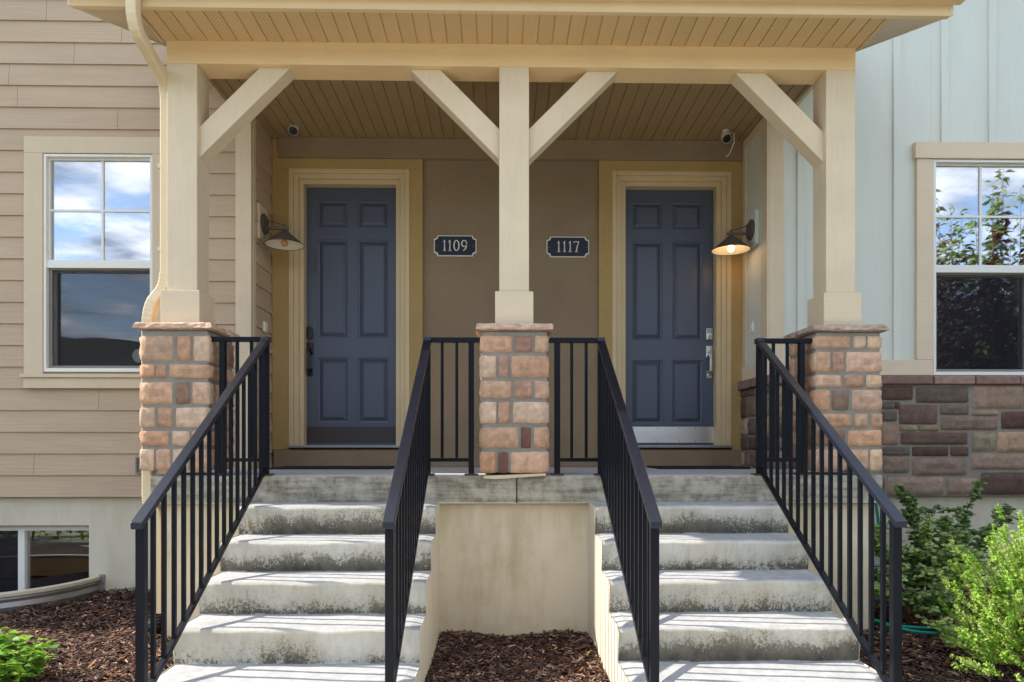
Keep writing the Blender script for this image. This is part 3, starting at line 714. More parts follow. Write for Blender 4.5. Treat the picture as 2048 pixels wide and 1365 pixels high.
mb.box(RX - .004, RX + .0115, BW - .115, BW - .002, zb1, 2.955); mb.box(RX - .004, RX + .0115, RW + .1105, BW - .1155, 2.86, 2.955)
mb.build('corner_board', 'cream_v', gh, .003)
mb = MB()
mb.box(gtx0 - .02, vx1 + .14, RW - .05, RW - .0006, vz1 + .004, gtz1); mb.box(gtx0, vx0 - .002, RW - .036, RW - .0006, zb1 + .0005, vz1 + .0035); mb.box(vx1 + .002, vx1 + .12, RW - .036, RW - .0006, zb1 + .0005, vz1 + .0035)
mb.box(RX - .008, vx0 - .0025, RW - .034, RW + .02, zb0, zb1); mb.box(vx1 + .0025, GX1, RW - .034, RW + .02, zb0, zb1); mb.box(RX - .008, RX + .0115, RW + .0205, BW - .002, zb0, zb1)
mb.build('window_trim', 'green_trim', gh, .003)
window(gh, vx0, vx1, vz0, vz1, WZ(1950, 547, RW), WZ(1950, 532, RW), RW - .012, WX(1963, RW), WZ(1950, 433, RW), blinds=False)
# stone base
SPAL = [S(98, 78, 66), S(130, 108, 92), S(152, 126, 106), S(92, 75, 65), S(168, 140, 112), S(108, 96, 84), S(146, 130, 104)]
zs1, zs0 = WZ(1900, 770, RW - .05), WZ(1900, 993, RW - .05)
SYF = RW - .035
mb = MB(); mb.box(RX + .01, GX1, SYF - .006, RW + .084, zs0 + .004, zs1 + .002); mb.box(RX + .004, RX + .034, RW + .0845, BW - .003, 0.0, zs1 + .002); mb.build('mortar_bed', 'mortar', gh)
st = MB()
cells = []
Z1 = [(1210, 1395, 935, 1018, 0), (1405, 1722, 940, 1035, 5), (1738, 2040, 930, 1070, 2), (1215, 1285, 1028, 1070, 5), (1291, 1313, 1030, 1068, 3), (1308, 1538, 1042, 1160, 7), (1550, 1718, 1045, 1102, 5), (1732, 1892, 1080, 1105, 6),
      (1215, 1297, 1080, 1140, 5), (1548, 1892, 1112, 1192, 1), (1903, 2140, 1082, 1186, 8), (1212, 1307, 1150, 1282, 2), (1314, 1416, 1167, 1196, 6), (1424, 1545, 1165, 1196, 6), (1314, 1718, 1205, 1277, 0), (1733, 1872, 1205, 1317, 6), (1883, 2100, 1200, 1322, 4),
      (1214, 1377, 1289, 1340, 5), (1386, 1602, 1289, 1343, 8), (1611, 1712, 1289, 1342, 0), (2050, 2200, 930, 1072, 0)]
cells += [(1348 + a / 2.904, 1348 + b / 2.904, 450 + c / 2.904, 450 + d / 2.904, k) for a, b, c, d, k in Z1]
Z2 = [(1218, 1372, 54, 150, 1), (1383, 1712, 60, 165, 1), (1722, 2120, 36, 130, 2), (1236, 1577, 172, 278, 2), (1586, 1772, 180, 276, 2), (1780, 2180, 143, 279, 0), (1218, 1228, 172, 278, 1)]
cells += [(1348 + a / 2.904, 1348 + b / 2.904, 895 + c / 2.904, 895 + d / 2.904, k) for a, b, c, d, k in Z2]
SP = SPAL + [S(120, 94, 82), S(92, 70, 64)]
for (a, b, c, d, k) in cells:
    stone_block(st, (0, SYF, 0), (1, 0, 0), (0, -1, 0), WX(a, SYF - .02) - .004, WX(b, SYF - .02) + .004, WZ(1900, d, SYF - .02) - .0035, WZ(1900, c, SYF - .02) + .0035, .024, SP[k], rough=.003)
def courses(st, o, u, n, x0, x1, z0, z1):
    z = z0
    while z < z1 - .04:
        h = random.uniform(.09, .19); h = h if z1 - z - h > .07 else z1 - z
        x = x0
        while x < x1 - .02:
            w = random.uniform(.12, .42); w = w if x1 - x - w > .1 else x1 - x
            stone_block(st, o, u, n, x + .006, x + w - .006, z + .006, z + h - .006, .024, random.choice(SPAL)); x += w
        z += h
courses(st, (0, SYF, 0), (1, 0, 0), (0, -1, 0), RX + .01, WX(1756, SYF), zs0, zs1)
courses(st, (0, SYF, 0), (1, 0, 0), (0, -1, 0), WX(2066, SYF), 9, zs0, zs1)
courses(st, (RX + .004, 0, 0), (0, 1, 0), (-1, 0, 0), SYF, BW - .01, 0.0, zs1)
st.build('stone_veneer', 'stone', gh, smooth=True)
lg = MB(); x = RX - .02; LZ0, LZ1 = zs1 + .002, zb0 - .003
while x < 9:
    w = random.uniform(.34, .5); lc = random.choice([S(136, 108, 96), S(150, 122, 110), S(128, 100, 92)])
    lg.prism([(SYF - .05, LZ0 + .008), (SYF - .048, LZ1 - .012), (SYF - .03, LZ1 - .002), (RW - .036, LZ1), (RW - .036, LZ0), (SYF - .045, LZ0)], 'x', x, x + w - .012, c=lc); x += w
y = RW - .03
while y < BW - .06:
    w = min(.30, BW - .006 - y); lg.box(RX - .052, RX + .003, y, y + w - .01, LZ0, LZ1, 0, S(132, 106, 96)); y += w
lg.build('stone_ledge', 'stone', gh, .006)
mb = MB(); mb.box(slx1 - .03, GX1, RW + .02, RW + .0845, -1.4, zs0 + .003); mb.build('foundation', 'foundation', gh)

# ------------------------------------------------------------------ entry wall with the two doors
en = thing('entry_wall', (CX, BW, 0), 'brown stucco entry wall holding two slate blue doors in ochre surrounds', 'wall')
DY = 6.43
doors = [(WX(611, DY), WX(797.5, DY)), (WX(1245, DY), WX(1429, DY))]
dz1 = WZ(704, 374, DY); dz0 = WZ(704, 890, DY)
op = [(a - .035, b + .035) for a, b in doors]; oz1 = dz1 + .035
mb = MB(); xs = [LX - .03, op[0][0], op[0][1], op[1][0], op[1][1], RX + .03]
for i in (0, 2, 4): mb.box(xs[i], xs[i + 1], BW, BW + .2, .001, 2.99)
for i in (1, 3): mb.box(xs[i], xs[i + 1], BW, BW + .2, oz1, 2.99); mb.box(xs[i], xs[i + 1], BW, BW + .2, .001, dz0 - .03)
hx0, hx1 = WX(556, BW - .05), WX(1484, BW - .05); hz = WZ(704, 316, BW - .05)
mb.box(hx0, hx1, BW - .055, BW - .0005, hz, CZ - .001)
for i in (0, 1):
    a, b = ((LX + .001, WX(845, BW)), (WX(1198, BW), RX - .008))[i]
    mb.box(a + .02, b - .0, BW - .05, BW - .0005, .002, dz0 - .045)     # plinth under each door
mb.build('wall', 'brown', en, .004)
mb = MB(); mb.box(LX - .03, RX + .03, RW + .15, 12, 3.0, 6.1); mb.box(LX - .03, RX + .03, 6.75, 12, -1.3, 2.999); mb.build('interior', 'room', en)
for i, (a, b) in enumerate(doors):
    sx0_, sx1_ = ((LX + .004, WX(845.5, BW - .035)), (WX(1198, BW - .035), RX - .008))[i]
    sz1 = hz - .001; szb = dz0 - .044
    ca0, ca1 = a - .115, b + .115; cz1 = dz1 + .115
    mb = MB(); yy0, yy1 = BW - .036, BW - .0006
    mb.box(sx0_, sx1_, yy0, yy1, cz1, sz1); mb.box(sx0_, ca0, yy0, yy1, szb, cz1 - .0003); mb.box(ca1, sx1_, yy0, yy1, szb, cz1 - .0003)
    if i == 0: mb.box(sx0_, hx0 - .002, yy0 + .001, yy1, sz1, CZ - .002)
    else: mb.box(hx1 + .002, sx1_, yy0 + .001, yy1, sz1, CZ - .002)
    mb.build('door_surround', 'ochre', en, .004)
    mb = MB(); o = .028
    for (w0, w1, yf, yb) in ((.115, .075, BW - .042, BW + .06), (.075, .03, BW - .026, BW + .06), (.03, -.012, BW - .008, DY + .0)):
        mb.box(a - w0, a - w1, yf, yb, dz0 - .03, dz1 + w0); mb.box(b + w1, b + w0, yf, yb, dz0 - .03, dz1 + w0)
        mb.box(a - w1 + .0, b + w1, yf, yb, dz1 + w1, dz1 + w0)
    mb.build('door_frame', 'casing', en, .005)
    mb = MB(); mb.box(a - .11, b + .11, BW - .075, DY + .05, dz0 - .028, dz0 - .004); mb.build('threshold', 'galv', en, .004)
    # panelled door
    mb = MB(); w = b - a; h = dz1 - dz0; mb.box(a - .012, b + .012, DY + .026, DY + .06, dz0 - .003, dz1 + .01)
    xs_ = ([635, 696.5, 716, 778.5], [1263.5, 1325, 1344.5, 1405])[i]; px = (704, 1337)[i]
    ys_ = ([402, 455, 480, 677, 716, 846], [405, 459, 484, 681, 721, 848])[i]
    X = [WX(v, DY) for v in xs_]; Z = [WZ(px, v, DY) for v in ys_]
    st_ = [(a - .012, X[0]), (X[1], X[2]), (X[3], b + .012)]
    for (p, q) in st_: mb.box(p, q, DY, DY + .0259, dz0 - .003, dz1 + .01)
    for c in (0, 2):
        for (z0, z1) in ((Z[0], dz1 + .01), (Z[2], Z[1]), (Z[4], Z[3]), (dz0 - .003, Z[5])): mb.box(X[c], X[c + 1], DY, DY + .0259, z0, z1)
        for r in (0, 2, 4):
            x0, x1, z1, z0 = X[c], X[c + 1], Z[r], Z[r + 1]
            for (i0, y0, i1, y1) in ((0, DY + .0, .003, DY + .008), (.003, DY + .008, .018, DY + .012), (.018, DY + .012, .021, DY + .022), (.021, DY + .022, .05, DY + .006), (.05, DY + .006, .052, DY + .004)):
                bb = len(mb.v)
                for (ii, y) in ((i0, y0), (i1, y1)): mb.v += [(x0 + ii, y, z0 + ii), (x1 - ii, y, z0 + ii), (x1 - ii, y, z1 - ii), (x0 + ii, y, z1 - ii)]
                for k in range(4):
                    j = (k + 1) % 4; mb.face([bb + k, bb + j, bb + 4 + j, bb + 4 + k])
            bb = len(mb.v); ii = .052; mb.v += [(x0 + ii, DY + .004, z0 + ii), (x1 - ii, DY + .004, z0 + ii), (x1 - ii, DY + .004, z1 - ii), (x0 + ii, DY + .004, z1 - ii)]
            mb.face([bb, bb + 1, bb + 2, bb + 3])
    d = mb.build('door', 'door', en)
    kz1, kz0 = WZ(px, 854, DY), WZ(px, 886, DY)
    mb = MB(); mb.box(a + .008, b - .012, DY - .004, DY - .0005, kz0, kz1)
    kp = mb.build('kick_plate', 'kick_dark' if i == 0 else 'steel', d, .001)
    if i == 1:
        kp['label'] = 'shiny brushed steel kick plate'; mb = MB()
        for xx in (a + .1, (a + b) / 2 - .1, (a + b) / 2 + .1, b - .18):
            for zz in (kz0 + .014, kz1 - .014): mb.lathe((xx, DY - .004, zz), (0, -1, 0), [(.005, 0), (.005, .001), (0, .0015)], 8)
        mb.build('screw', 'screw', d)
    hm = 'blackplastic' if i == 0 else 'chrome'
    hx = WX((620.5, 1418)[i], DY); lz = WZ(px, (667, 669)[i], DY); pz = WZ(px, (698, 704)[i], DY); gz0 = WZ(px, (753, 757)[i], DY)
    mb = MB()
    if i == 0:
        for k in range(24): pass
        sec = [(hx + .028 * math.cos(2 * PI * k / 20), lz + (.03 if math.sin(2 * PI * k / 20) > 0 else -.03) * (abs(math.sin(2 * PI * k / 20)) > .01) + .028 * math.sin(2 * PI * k / 20)) for k in range(20)]
        mb.prism(sec, 'y', DY - .028, DY - .0005)
        mb.lathe((hx, DY - .028, lz + .02), (0, -1, 0), [(.012, 0), (.011, .004), (0, .005)], 14)
    else:
        mb.box(hx - .03, hx + .03, DY - .022, DY - .0005, lz - .052, lz + .052)
        mb.lathe((hx, DY - .022, lz - .022), (0, -1, 0), [(.024, 0), (.024, .012), (.02, .016), (0, .016)], 18)
    db = mb.build('deadbolt', hm, d, .003)
    if i == 1:
        mb = MB()
        for r_ in range(2):
            for c_ in range(3): mb.box(hx - .024 + c_ * .0165, hx - .0105 + c_ * .0165, DY - .025, DY - .0215, lz + .012 + r_ * .018, lz + .026 + r_ * .018)
        for rr in (1,): mb.lathe((hx, DY - .038, lz - .022), (0, -1, 0), [(.012, 0), (.012, .002), (0, .002)], 14)
        mb.build('keypad', 'grey_frame', d)
    mb = MB(); mb.box(hx - .03, hx + .03, DY - .012, DY - .0005, pz - .055, pz + .055)
    mb.box(hx - .024, hx + .024, DY - .012, DY - .0006, gz0, gz0 + .07)
    mb.sweep([(hx, DY - .012, pz - .02), (hx, DY - .05, pz - .035), (hx, DY - .062, pz - .08), (hx, DY - .062, gz0 + .06), (hx, DY - .045, gz0 + .035), (hx, DY - .012, gz0 + .03)], rsec(.013, .008, .004, 2), (1, 0, 0))
    mb.lathe((hx, DY - .012, pz + .02), (0, -1, 0), [(.012, 0), (.011, .006), (0, .007)], 12)
    mb.bar((hx, DY - .02, pz + .002), (hx, DY - .05, pz - .004), .02, .007)
    mb.build('door_handle', hm, d, .002)

# door mats
for i, (a, b) in enumerate(((557, 790), (1305, 1478))):
    x0, x1 = WX(a, 6.0), WX(b, 6.0)
    mb = MB(); mb.box(x0, x1, 5.72, 6.24, .001, .016)
    o = mb.build('door_mat', 'mat', None, .005); tag(o, ('thin dark door mat lying at the sill of door 1109', 'thin dark door mat lying at the sill of door 1117')[i], 'door mat', 'door mats')

# house number plaques
def digit(mb, ch, x, z, h, y):
    def rib(pts, ws):
        L = []; R = []
        for k, p in enumerate(pts):
            a = pts[max(k - 1, 0)]; b = pts[min(k + 1, len(pts) - 1)]; dx, dz = b[0] - a[0], b[1] - a[1]; n = math.hypot(dx, dz) or 1
            wv = ws[k] if hasattr(ws, '__len__') else ws
            L.append((p[0] - dz / n * wv / 2, p[1] + dx / n * wv / 2)); R.append((p[0] + dz / n * wv / 2, p[1] - dx / n * wv / 2))
        for k in range(len(pts) - 1): mb.prism([L[k], L[k + 1], R[k + 1], R[k]], 'y', y - .004, y)
    P = lambda u, v: (x + u * h, z + v * h); w = .105 * h
    if ch == '1':
        rib([P(.0, 0), P(.0, .5), P(.01, 1)], [w * 1.25, w * .85, w * .95]); rib([P(.0, .97), P(-.12, .80)], [w * .9, w * .5]); rib([P(-.14, .025), P(.14, .025)], w * .55)
    elif ch == '0':
        n = 28; rib([P(.23 * math.cos(t), .5 + .47 * math.sin(t)) for t in [2 * PI * k / n for k in range(n + 1)]], [w * (.7 + .35 * abs(math.cos(2 * PI * k / n))) for k in range(n + 1)])
    elif ch == '9':
        n = 24; rib([P(.23 * math.cos(t), .68 + .29 * math.sin(t)) for t in [2 * PI * k / n for k in range(n + 1)]], [w * (.7 + .35 * abs(math.cos(2 * PI * k / n))) for k in range(n + 1)])
        rib([P(.23, .68), P(.22, .48), P(.14, .25), P(-.0, .08), P(-.12, .03)], [w, w, w * .9, w * .8, w * .5])
    elif ch == '7':
        rib([P(-.24, .95), P(.24, .95)], w * .7); rib([P(-.23, .95), P(-.25, .82)], [w * .6, w * .4]); rib([P(.22, .95), P(.06, .5), P(-.02, 0)], [w * .75, w * .9, w * 1.2]); rib([P(-.16, .025), P(.12, .025)], w * .55)
def notch(cx, cz, w, h, r, n=6):
    o = []
    for (sx, sz) in ((1, 1), (-1, 1), (-1, -1), (1, -1)):
        ccx, ccz = cx + sx * w, cz + sz * h; A = []
        for k in range(n + 1):
            t = PI / 2 * k / n; A.append((ccx - sx * r * math.cos(t), ccz - sz * r * math.sin(t)))
        # walk anticlockwise
        A = A if (sx, sz) in ((-1, 1), (1, -1)) else A[::-1]
        if (sx, sz) == (1, 1): A = [(ccx - r * math.sin(PI / 2 * k / n), ccz - r * math.cos(PI / 2 * k / n)) for k in range(n + 1)]; A = A[::-1]; A = A[::-1] if False else A
        o.append(A)
    pts = []
    for A in o: pts += A
    # order by angle keeps the outline simple
    pts.sort(key=lambda p: math.atan2((p[1] - cz) / h, (p[0] - cx) / w))
    return pts
for (px0, px1, py0, py1, txt, lab) in ((868, 953, 472, 513.5, '1109', 'dark house number plaque reading 1109 with white border'), (1093, 1178, 474.5, 515.5, '1117', 'dark house number plaque reading 1117 with white border')):
    cx, cz = W((px0 + px1) / 2, (py0 + py1) / 2, BW); w = (WX(px1, BW) - WX(px0, BW)) / 2; h = (WZ(px0, py0, BW) - WZ(px0, py1, BW)) / 2
    pl = thing('house_number_plaque', (cx, BW, cz), lab, 'plaque', 'house number plaques')
    mb = MB(); mb.prism(notch(cx, cz, w, h, .032), 'y', BW - .010, BW - .0005); mb.build('border', 'plaque_white', pl)
    mb = MB(); mb.prism(notch(cx, cz, w - .0085, h - .0085, .033), 'y', BW - .0125, BW - .0095); mb.build('plate', 'plaque', pl)
    dh = .098
    pos_ = {'1109': (-.096, -.048, .012, .082), '1117': (-.083, -.031, .021, .078)}[txt]
    for ch, dx in zip(txt, pos_):
        mb = MB(); digit(mb, ch, cx + dx, cz - dh * .5 + .002, dh, BW - .0126); mb.build('digit', 'plaque_white', pl)
    mb = MB()
    for s in (-1, 1): mb.lathe((cx + s * (w - .026), BW - .0125, cz - .004), (0, -1, 0), [(.005, 0), (.004, .002), (0, .0025)], 10)
    mb.build('screw', 'screw', pl)

# wall lamps
def lamp(wx, s, dz, lit, label):
    y = 6.03; z = 2.10 + dz
    t = thing('wall_lamp', (wx, y, z), label, 'wall lamp', 'wall lamps beside the doors')
    mb = MB(); mb.box(*sorted((wx - s * .01, wx + s * .022)), y - .10, y + .11, z - .15, z + .15); mb.build('mounting_block', 'siding_trim' if s > 0 else 'green', t, .004)
    mb = MB(); mb.lathe((wx + s * .022, y, z), (s, 0, 0), [(.0, 0), (.088, 0), (.088, .012), (.07, .024), (.03, .028), (0, .028)], 28); mb.build('back_plate', 'bronze', t, smooth=False)
    ex = wx + s * .235; ax = wx + s * .20
    mb = MB(); mb.bar((wx + s * .045, y, z - .035), (ex, y, z - .035), .022, .022); mb.build('arm', 'bronze', t, .004)
    mb = MB(); mb.tube([(wx + s * .05, y, z + .035), (ax, y, z - .012)], .0045, 6); mb.lathe((ax, y, z - .06), (0, 0, 1), [(.012, 0), (.012, .055), (0, .058)], 10); mb.build('tie_rod', 'bronze', t)
    top = z - .055; ns = 36
    mb = MB(); mb.lathe((ax, y, top), (0, 0, -1), [(.0, 0), (.026, 0), (.034, .012), (.162, .118), (.166, .126), (.160, .1235), (.164, .124)], ns); sh = mb.build('lamp_shade', 'bronze', t, smooth=False)
    mb = MB(); mb.lathe((ax, y, top - .003), (0, 0, -1), [(0, .004), (.03, .012), (.1615, .1195)], ns); mb.build('shade_lining', 'shade_in', sh)
    bc = top - .108
    mb = MB(); mb.lathe((ax, y, bc), (0, 0, 1), [(.03 * math.sin(PI * k / 12) + .0, -.03 * math.cos(PI * k / 12)) for k in range(11)] + [(.015, .034), (.014, .05)], 18); mb.build('bulb', 'bulb_lit' if lit else 'bulb_off', t, smooth=True)
    mb = MB(); mb.lathe((ax, y, bc), (0, 0, 1), [(.018, .036), (.02, .08), (0, .08)], 14); mb.build('socket', 'bronze', t)
    if lit:
        L = bpy.data.lights.new('bulb_light', 'POINT'); L.energy = .2; L.color = (1, .58, .24); L.shadow_soft_size = .03
        lo = bpy.data.objects.new('bulb_light', L); lo.location = Vector((ax, y, bc - .04)) - WL[t]; lo.parent = t; COL.objects.link(lo)
lamp(LX, 1, 0, False, 'unlit bronze cone wall lamp beside door 1109 on tan siding')
lamp(RX, -1, -.025, True, 'lit bronze cone wall lamp beside door 1117, bulb glowing warm')

# security cameras under the ceiling
def cam(px, py, label, cable):
    Y = 6.06; x, z = W(px, py, Y)
    t = thing('security_camera', (x, Y, CZ), label, 'camera', 'security cameras under the porch ceiling')
    mb = MB(); mb.lathe((x, Y + .02, CZ - .001), (0, 0, -1), [(0, 0), (.03, 0), (.03, .012), (.014, .02), (.012, .05), (.02, .06), (0, .07)], 16); mb.build('mount', 'whiteplastic', t, smooth=False)
    d = Vector((-.12 * (1 if px > 1000 else -1), -1, -.95)).normalized(); o = Vector((x, Y + .03, z + .055))
    mb = MB(); mb.lathe(o, d, [(0, -.005), (.031, 0), (.039, .02), (.041, .10), (.038, .105), (.037, .098)], 20); mb.build('body', 'whiteplastic', t, smooth=False)
    mb = MB(); mb.lathe(o + d * .098, d, [(.0375, 0), (.0, .001)], 20); mb.build('lens', 'blackplastic', t)
    if cable:
        mb = MB(); mb.tube([(x + .03, Y + .03, CZ - .01), (x + .075, Y + .03, CZ - .02), (x + .085, Y + .05, CZ - .09), (x + .06, Y + .1, CZ - .17), (x + .035, Y + .12, CZ - .19)], .0045, 6); mb.build('cable', 'whiteplastic', t, smooth=True)
    else:
        mb = MB(); mb.lathe(o + d * .05 + Vector((.0, .02, -.045)), (0, 0, -1), [(0, 0), (.03, .003), (.03, .012), (0, .014)], 14); mb.build('bracket', 'grey_frame', t)
cam(587, 263, 'white security camera under porch ceiling above the 1109 door', False)
cam(1453, 279, 'white security camera with loose cable above the 1117 door', True)
# small plates on the side walls
for (x, s, lab) in ((LX + .008, 1, 'small cream doorbell plate on tan siding beside door 1109'), (RX + .012, -1, 'small cream doorbell plate on green wall beside door 1117')):
    Y = 6.1; z = WZ(541 if s > 0 else 1503, 655, Y); t = thing('doorbell', (x, Y, z), lab, 'doorbell', 'doorbells beside the doors')
    mb = MB(); mb.box(*sorted((x - s * .006, x + s * .012)), Y - .04, Y + .04, z - .045, z + .045); mb.build('plate', 'shade_in', t, .006)
    mb = MB(); mb.lathe((x + s * .012, Y, z), (s, 0, 0), [(.016, 0), (.015, .004), (0, .005)], 14); mb.build('button', 'whiteplastic', t)
x, Y = LX + .004, 6.12; z = WZ(541, 815, Y)
mb = MB(); mb.lathe((x, Y, z), (1, 0, 0), [(0, 0), (.055, 0), (.055, .012), (.045, .022), (0, .026)], 24); mb.lathe((x + .026, Y, z), (1, 0, 0), [(.008, 0), (.007, .003), (0, .004)], 10)
tag(mb.build('vent_cover', 'siding_trim', None), 'round cream cover low on the tan side wall behind the railing', 'vent cover')

# ------------------------------------------------------------------ ground
def hgt(x, y):
    return GZ + .012 + .03 * np.sin(x * 3.1 + 1) * np.sin(y * 2.7) + .015 * np.sin(x * 9 + y * 5) + .05 * np.clip((y - 4.9) / .9, 0, 1)
def grid(name, x0, x1, y0, y1, n, m, fz, mat):
    xs, ys = np.linspace(x0, x1, n), np.linspace(y0, y1, m); X, Y = np.meshgrid(xs, ys); Z = fz(X, Y)
    v = np.stack([X.ravel(), Y.ravel(), Z.ravel()], 1); i = np.arange(n * m).reshape(m, n)
    f = np.stack([i[:-1, :-1].ravel(), i[:-1, 1:].ravel(), i[1:, 1:].ravel(), i[1:, :-1].ravel()], 1)
    return bulk(name, v, f, np.full((len(f), 3), .1), mat, smooth=True)
mb = MB(); R_ = 260; mb.v = [(-R_, -R_, GZ - .11), (R_, -R_, GZ - .11), (R_, R_, GZ - .11), (-R_, R_, GZ - .11)]; mb.face([0, 1, 2, 3])
tag(mb.build('ground', 'lawn'), kind='structure')
mb = MB(); mb.prism([(-1.95, 2.86), (-1.95, .9), (-12, .9), (-12, -2.6), (12, -2.6), (12, .9), (2.15, .9), (2.15, 2.86)][::-1], 'z', GZ - .2, GZ - .004); tag(mb.build('walkway_bounce_slab', 'walk', None, .01), kind='structure')  # path to the steps, plus unseen wide slab added to bounce sun upward
tag(grid('soil_bed', -9, 10, 2.862, 5.9, 240, 50, lambda x, y: hgt(x, y) - .03 - .0 * x, 'soil'), kind='structure')

def chips(n, regs):
    P = []
    for (x0, x1, y0, y1, k) in regs:
        m = int(n * k); P.append(np.stack([rng.uniform(x0, x1, m), rng.uniform(y0, y1, m)], 1))
    P = np.concatenate(P)
    # keep clear of the window well
    keep = ~(((P[:, 0] - WCX) / WRA) ** 2 + ((P[:, 1] - fY) / WRB) ** 2 < 1.0)
    P = P[keep]; n = len(P)
    L = rng.uniform(.016, .06, n) * np.where(rng.random(n) < .12, 1.7, 1); Wd = rng.uniform(.005, .017, n) * np.where(rng.random(n) < .06, 1.9, 1); T = rng.uniform(.002, .007, n)
    a = rng.uniform(0, 2 * PI, n); tl = rng.normal(0, .28, n); ro = rng.normal(0, .4, n)
    z = hgt(P[:, 0], P[:, 1]) - .022 + rng.uniform(0, .03, n)
    d = np.stack([np.cos(a) * np.cos(tl), np.sin(a) * np.cos(tl), np.sin(tl)], 1)
    s = np.stack([-np.sin(a) * np.cos(ro), np.cos(a) * np.cos(ro), np.sin(ro)], 1); u = np.cross(d, s)
    c = np.stack([P[:, 0], P[:, 1], z], 1); V = []
    for (i, j, k) in ((-1, -1, 0), (1, -.6, 0), (1, .6, 0), (-1, 1, 0), (-.8, 0, 1), (.85, .1, 1)):
        V.append(c + d * (L * i / 2)[:, None] + s * (Wd * j / 2)[:, None] + u * (T * k)[:, None])
    V = np.stack(V, 1).reshape(-1, 3); o = (np.arange(n) * 6)[:, None]
    Fq = np.stack([o + np.array([0, 1, 5, 4]), o + np.array([4, 5, 2, 3])], 1).reshape(-1, 4)
    base = np.array([S(88, 66, 56), S(66, 48, 40), S(122, 100, 86), S(48, 36, 31), S(178, 138, 100), S(124, 80, 46)])
    pk = rng.choice(6, n, p=[.29, .27, .12, .24, .025, .055]); C = base[pk] * rng.uniform(1.0, 1.65, (n, 1))
    return V, Fq, C.repeat(2, 0)
WCX, WRA, WRB = WX(198, fY) - 1.0, 1.0, .92
V, Fq, C = chips(1, [(-4.6, -1.63, 2.9, 5.84, 33000), (-.385, .595, 2.9, 4.64, 11000), (1.83, 5.2, 2.9, 5.8, 26000)])
tag(bulk('mulch', V, Fq, C, 'chips'), kind='stuff')

# window well
wl = thing('window_well', (WCX, fY, GZ), 'curved grey metal window well set in mulch below the basement window', 'window well')
mb = MB(); n = 40; zt = lambda t: WZ(190, 1151, fY) + .0 * t
zt0 = WZ(190, 1152, fY)
prof = [(0, zt0 - .04), (.0, -1.8)]
def ell(t, o): return (WCX + (WRA + o) * math.cos(t), fY - (WRB + o) * math.sin(t))
def band(mb, prof, mi=0):
    b = len(mb.v); m = len(prof)
    for i in range(n + 1):
        t = PI * i / n
        for (o, z) in prof: x, y = ell(t, o); mb.v.append((x, min(y, fY - .002), z))
    for i in range(n):
        for k in range(m):
            j = (k + 1) % m; mb.face([b + i * m + k, b + i * m + j, b + (i + 1) * m + j, b + (i + 1) * m + k], mi)
    mb.face([b + k for k in range(m)], mi); mb.face([b + n * m + k for k in range(m)][::-1], mi)
out = [(0, zt0 - .03), (.012, zt0 - .05), (0, zt0 - .075), (.014, zt0 - .11), (0, zt0 - .15), (.014, zt0 - .19), (0, zt0 - .23), (0, -1.8)]
band(mb, out + [(-.006, -1.8), (-.006, zt0 - .03)]); mb.build('shell', 'galv', wl, smooth=False)
mb = MB(); band(mb, [(-.010, zt0 - .034), (-.008, zt0 - .034), (-.008, -1.78), (-.010, -1.78)]); mb.build('liner', 'liner', wl)
mb = MB(); band(mb, [(-.03, zt0), (.016, zt0), (.02, zt0 - .008), (.018, zt0 - .03), (.004, zt0 - .031), (-.02, zt0 - .012), (-.03, zt0 - .01)]); mb.build('lip', 'galv_lip', wl)
mb = MB(); mb.box(WCX + WRA + .002, WCX + WRA + .05, fY - .012, fY - .002, zt0 - .2, zt0 + .012); mb.lathe((WCX + WRA + .028, fY - .012, zt0 - .05), (0, -1, 0), [(.012, 0), (.01, .008), (0, .009)], 8); mb.build('flange', 'galv', wl)

# ------------------------------------------------------------------ plants
def leaves(name, P, D, N, L, Wd, C, mat, parent, fold=.25):
    """P base points, D leaf direction, N leaf normal, sizes and colours per leaf"""
    D = D / np.linalg.norm(D, axis=1, keepdims=True); Sd = np.cross(N, D); Sd /= np.linalg.norm(Sd, axis=1, keepdims=True) + 1e-9
    N = np.cross(D, Sd); L = L[:, None]; Wd = Wd[:, None]
    V = np.stack([P, P + D * L * .45 + Sd * Wd * .5 + N * L * fold * .4, P + D * L + N * L * -.12, P + D * L * .45 - Sd * Wd * .5 + N * L * fold * .4, P + D * L * .5], 1).reshape(-1, 3)
    o = (np.arange(len(P)) * 5)[:, None]
    Fq = np.stack([o + np.array([0, 4, 1]), o + np.array([4, 2, 1]), o + np.array([0, 3, 4]), o + np.array([4, 3, 2])], 1).reshape(-1, 3)
    return bulk(name, V, Fq, C.repeat(4, 0), mat, parent)
def rand_dirs(n, up=0.0):
    d = rng.normal(size=(n, 3)); d[:, 2] += up; return d / np.linalg.norm(d, axis=1, keepdims=True)
def pal(n, cols, lo=.8, hi=1.2):
    return np.array(cols)[rng.integers(0, len(cols), n)] * rng.uniform(lo, hi, (n, 1))

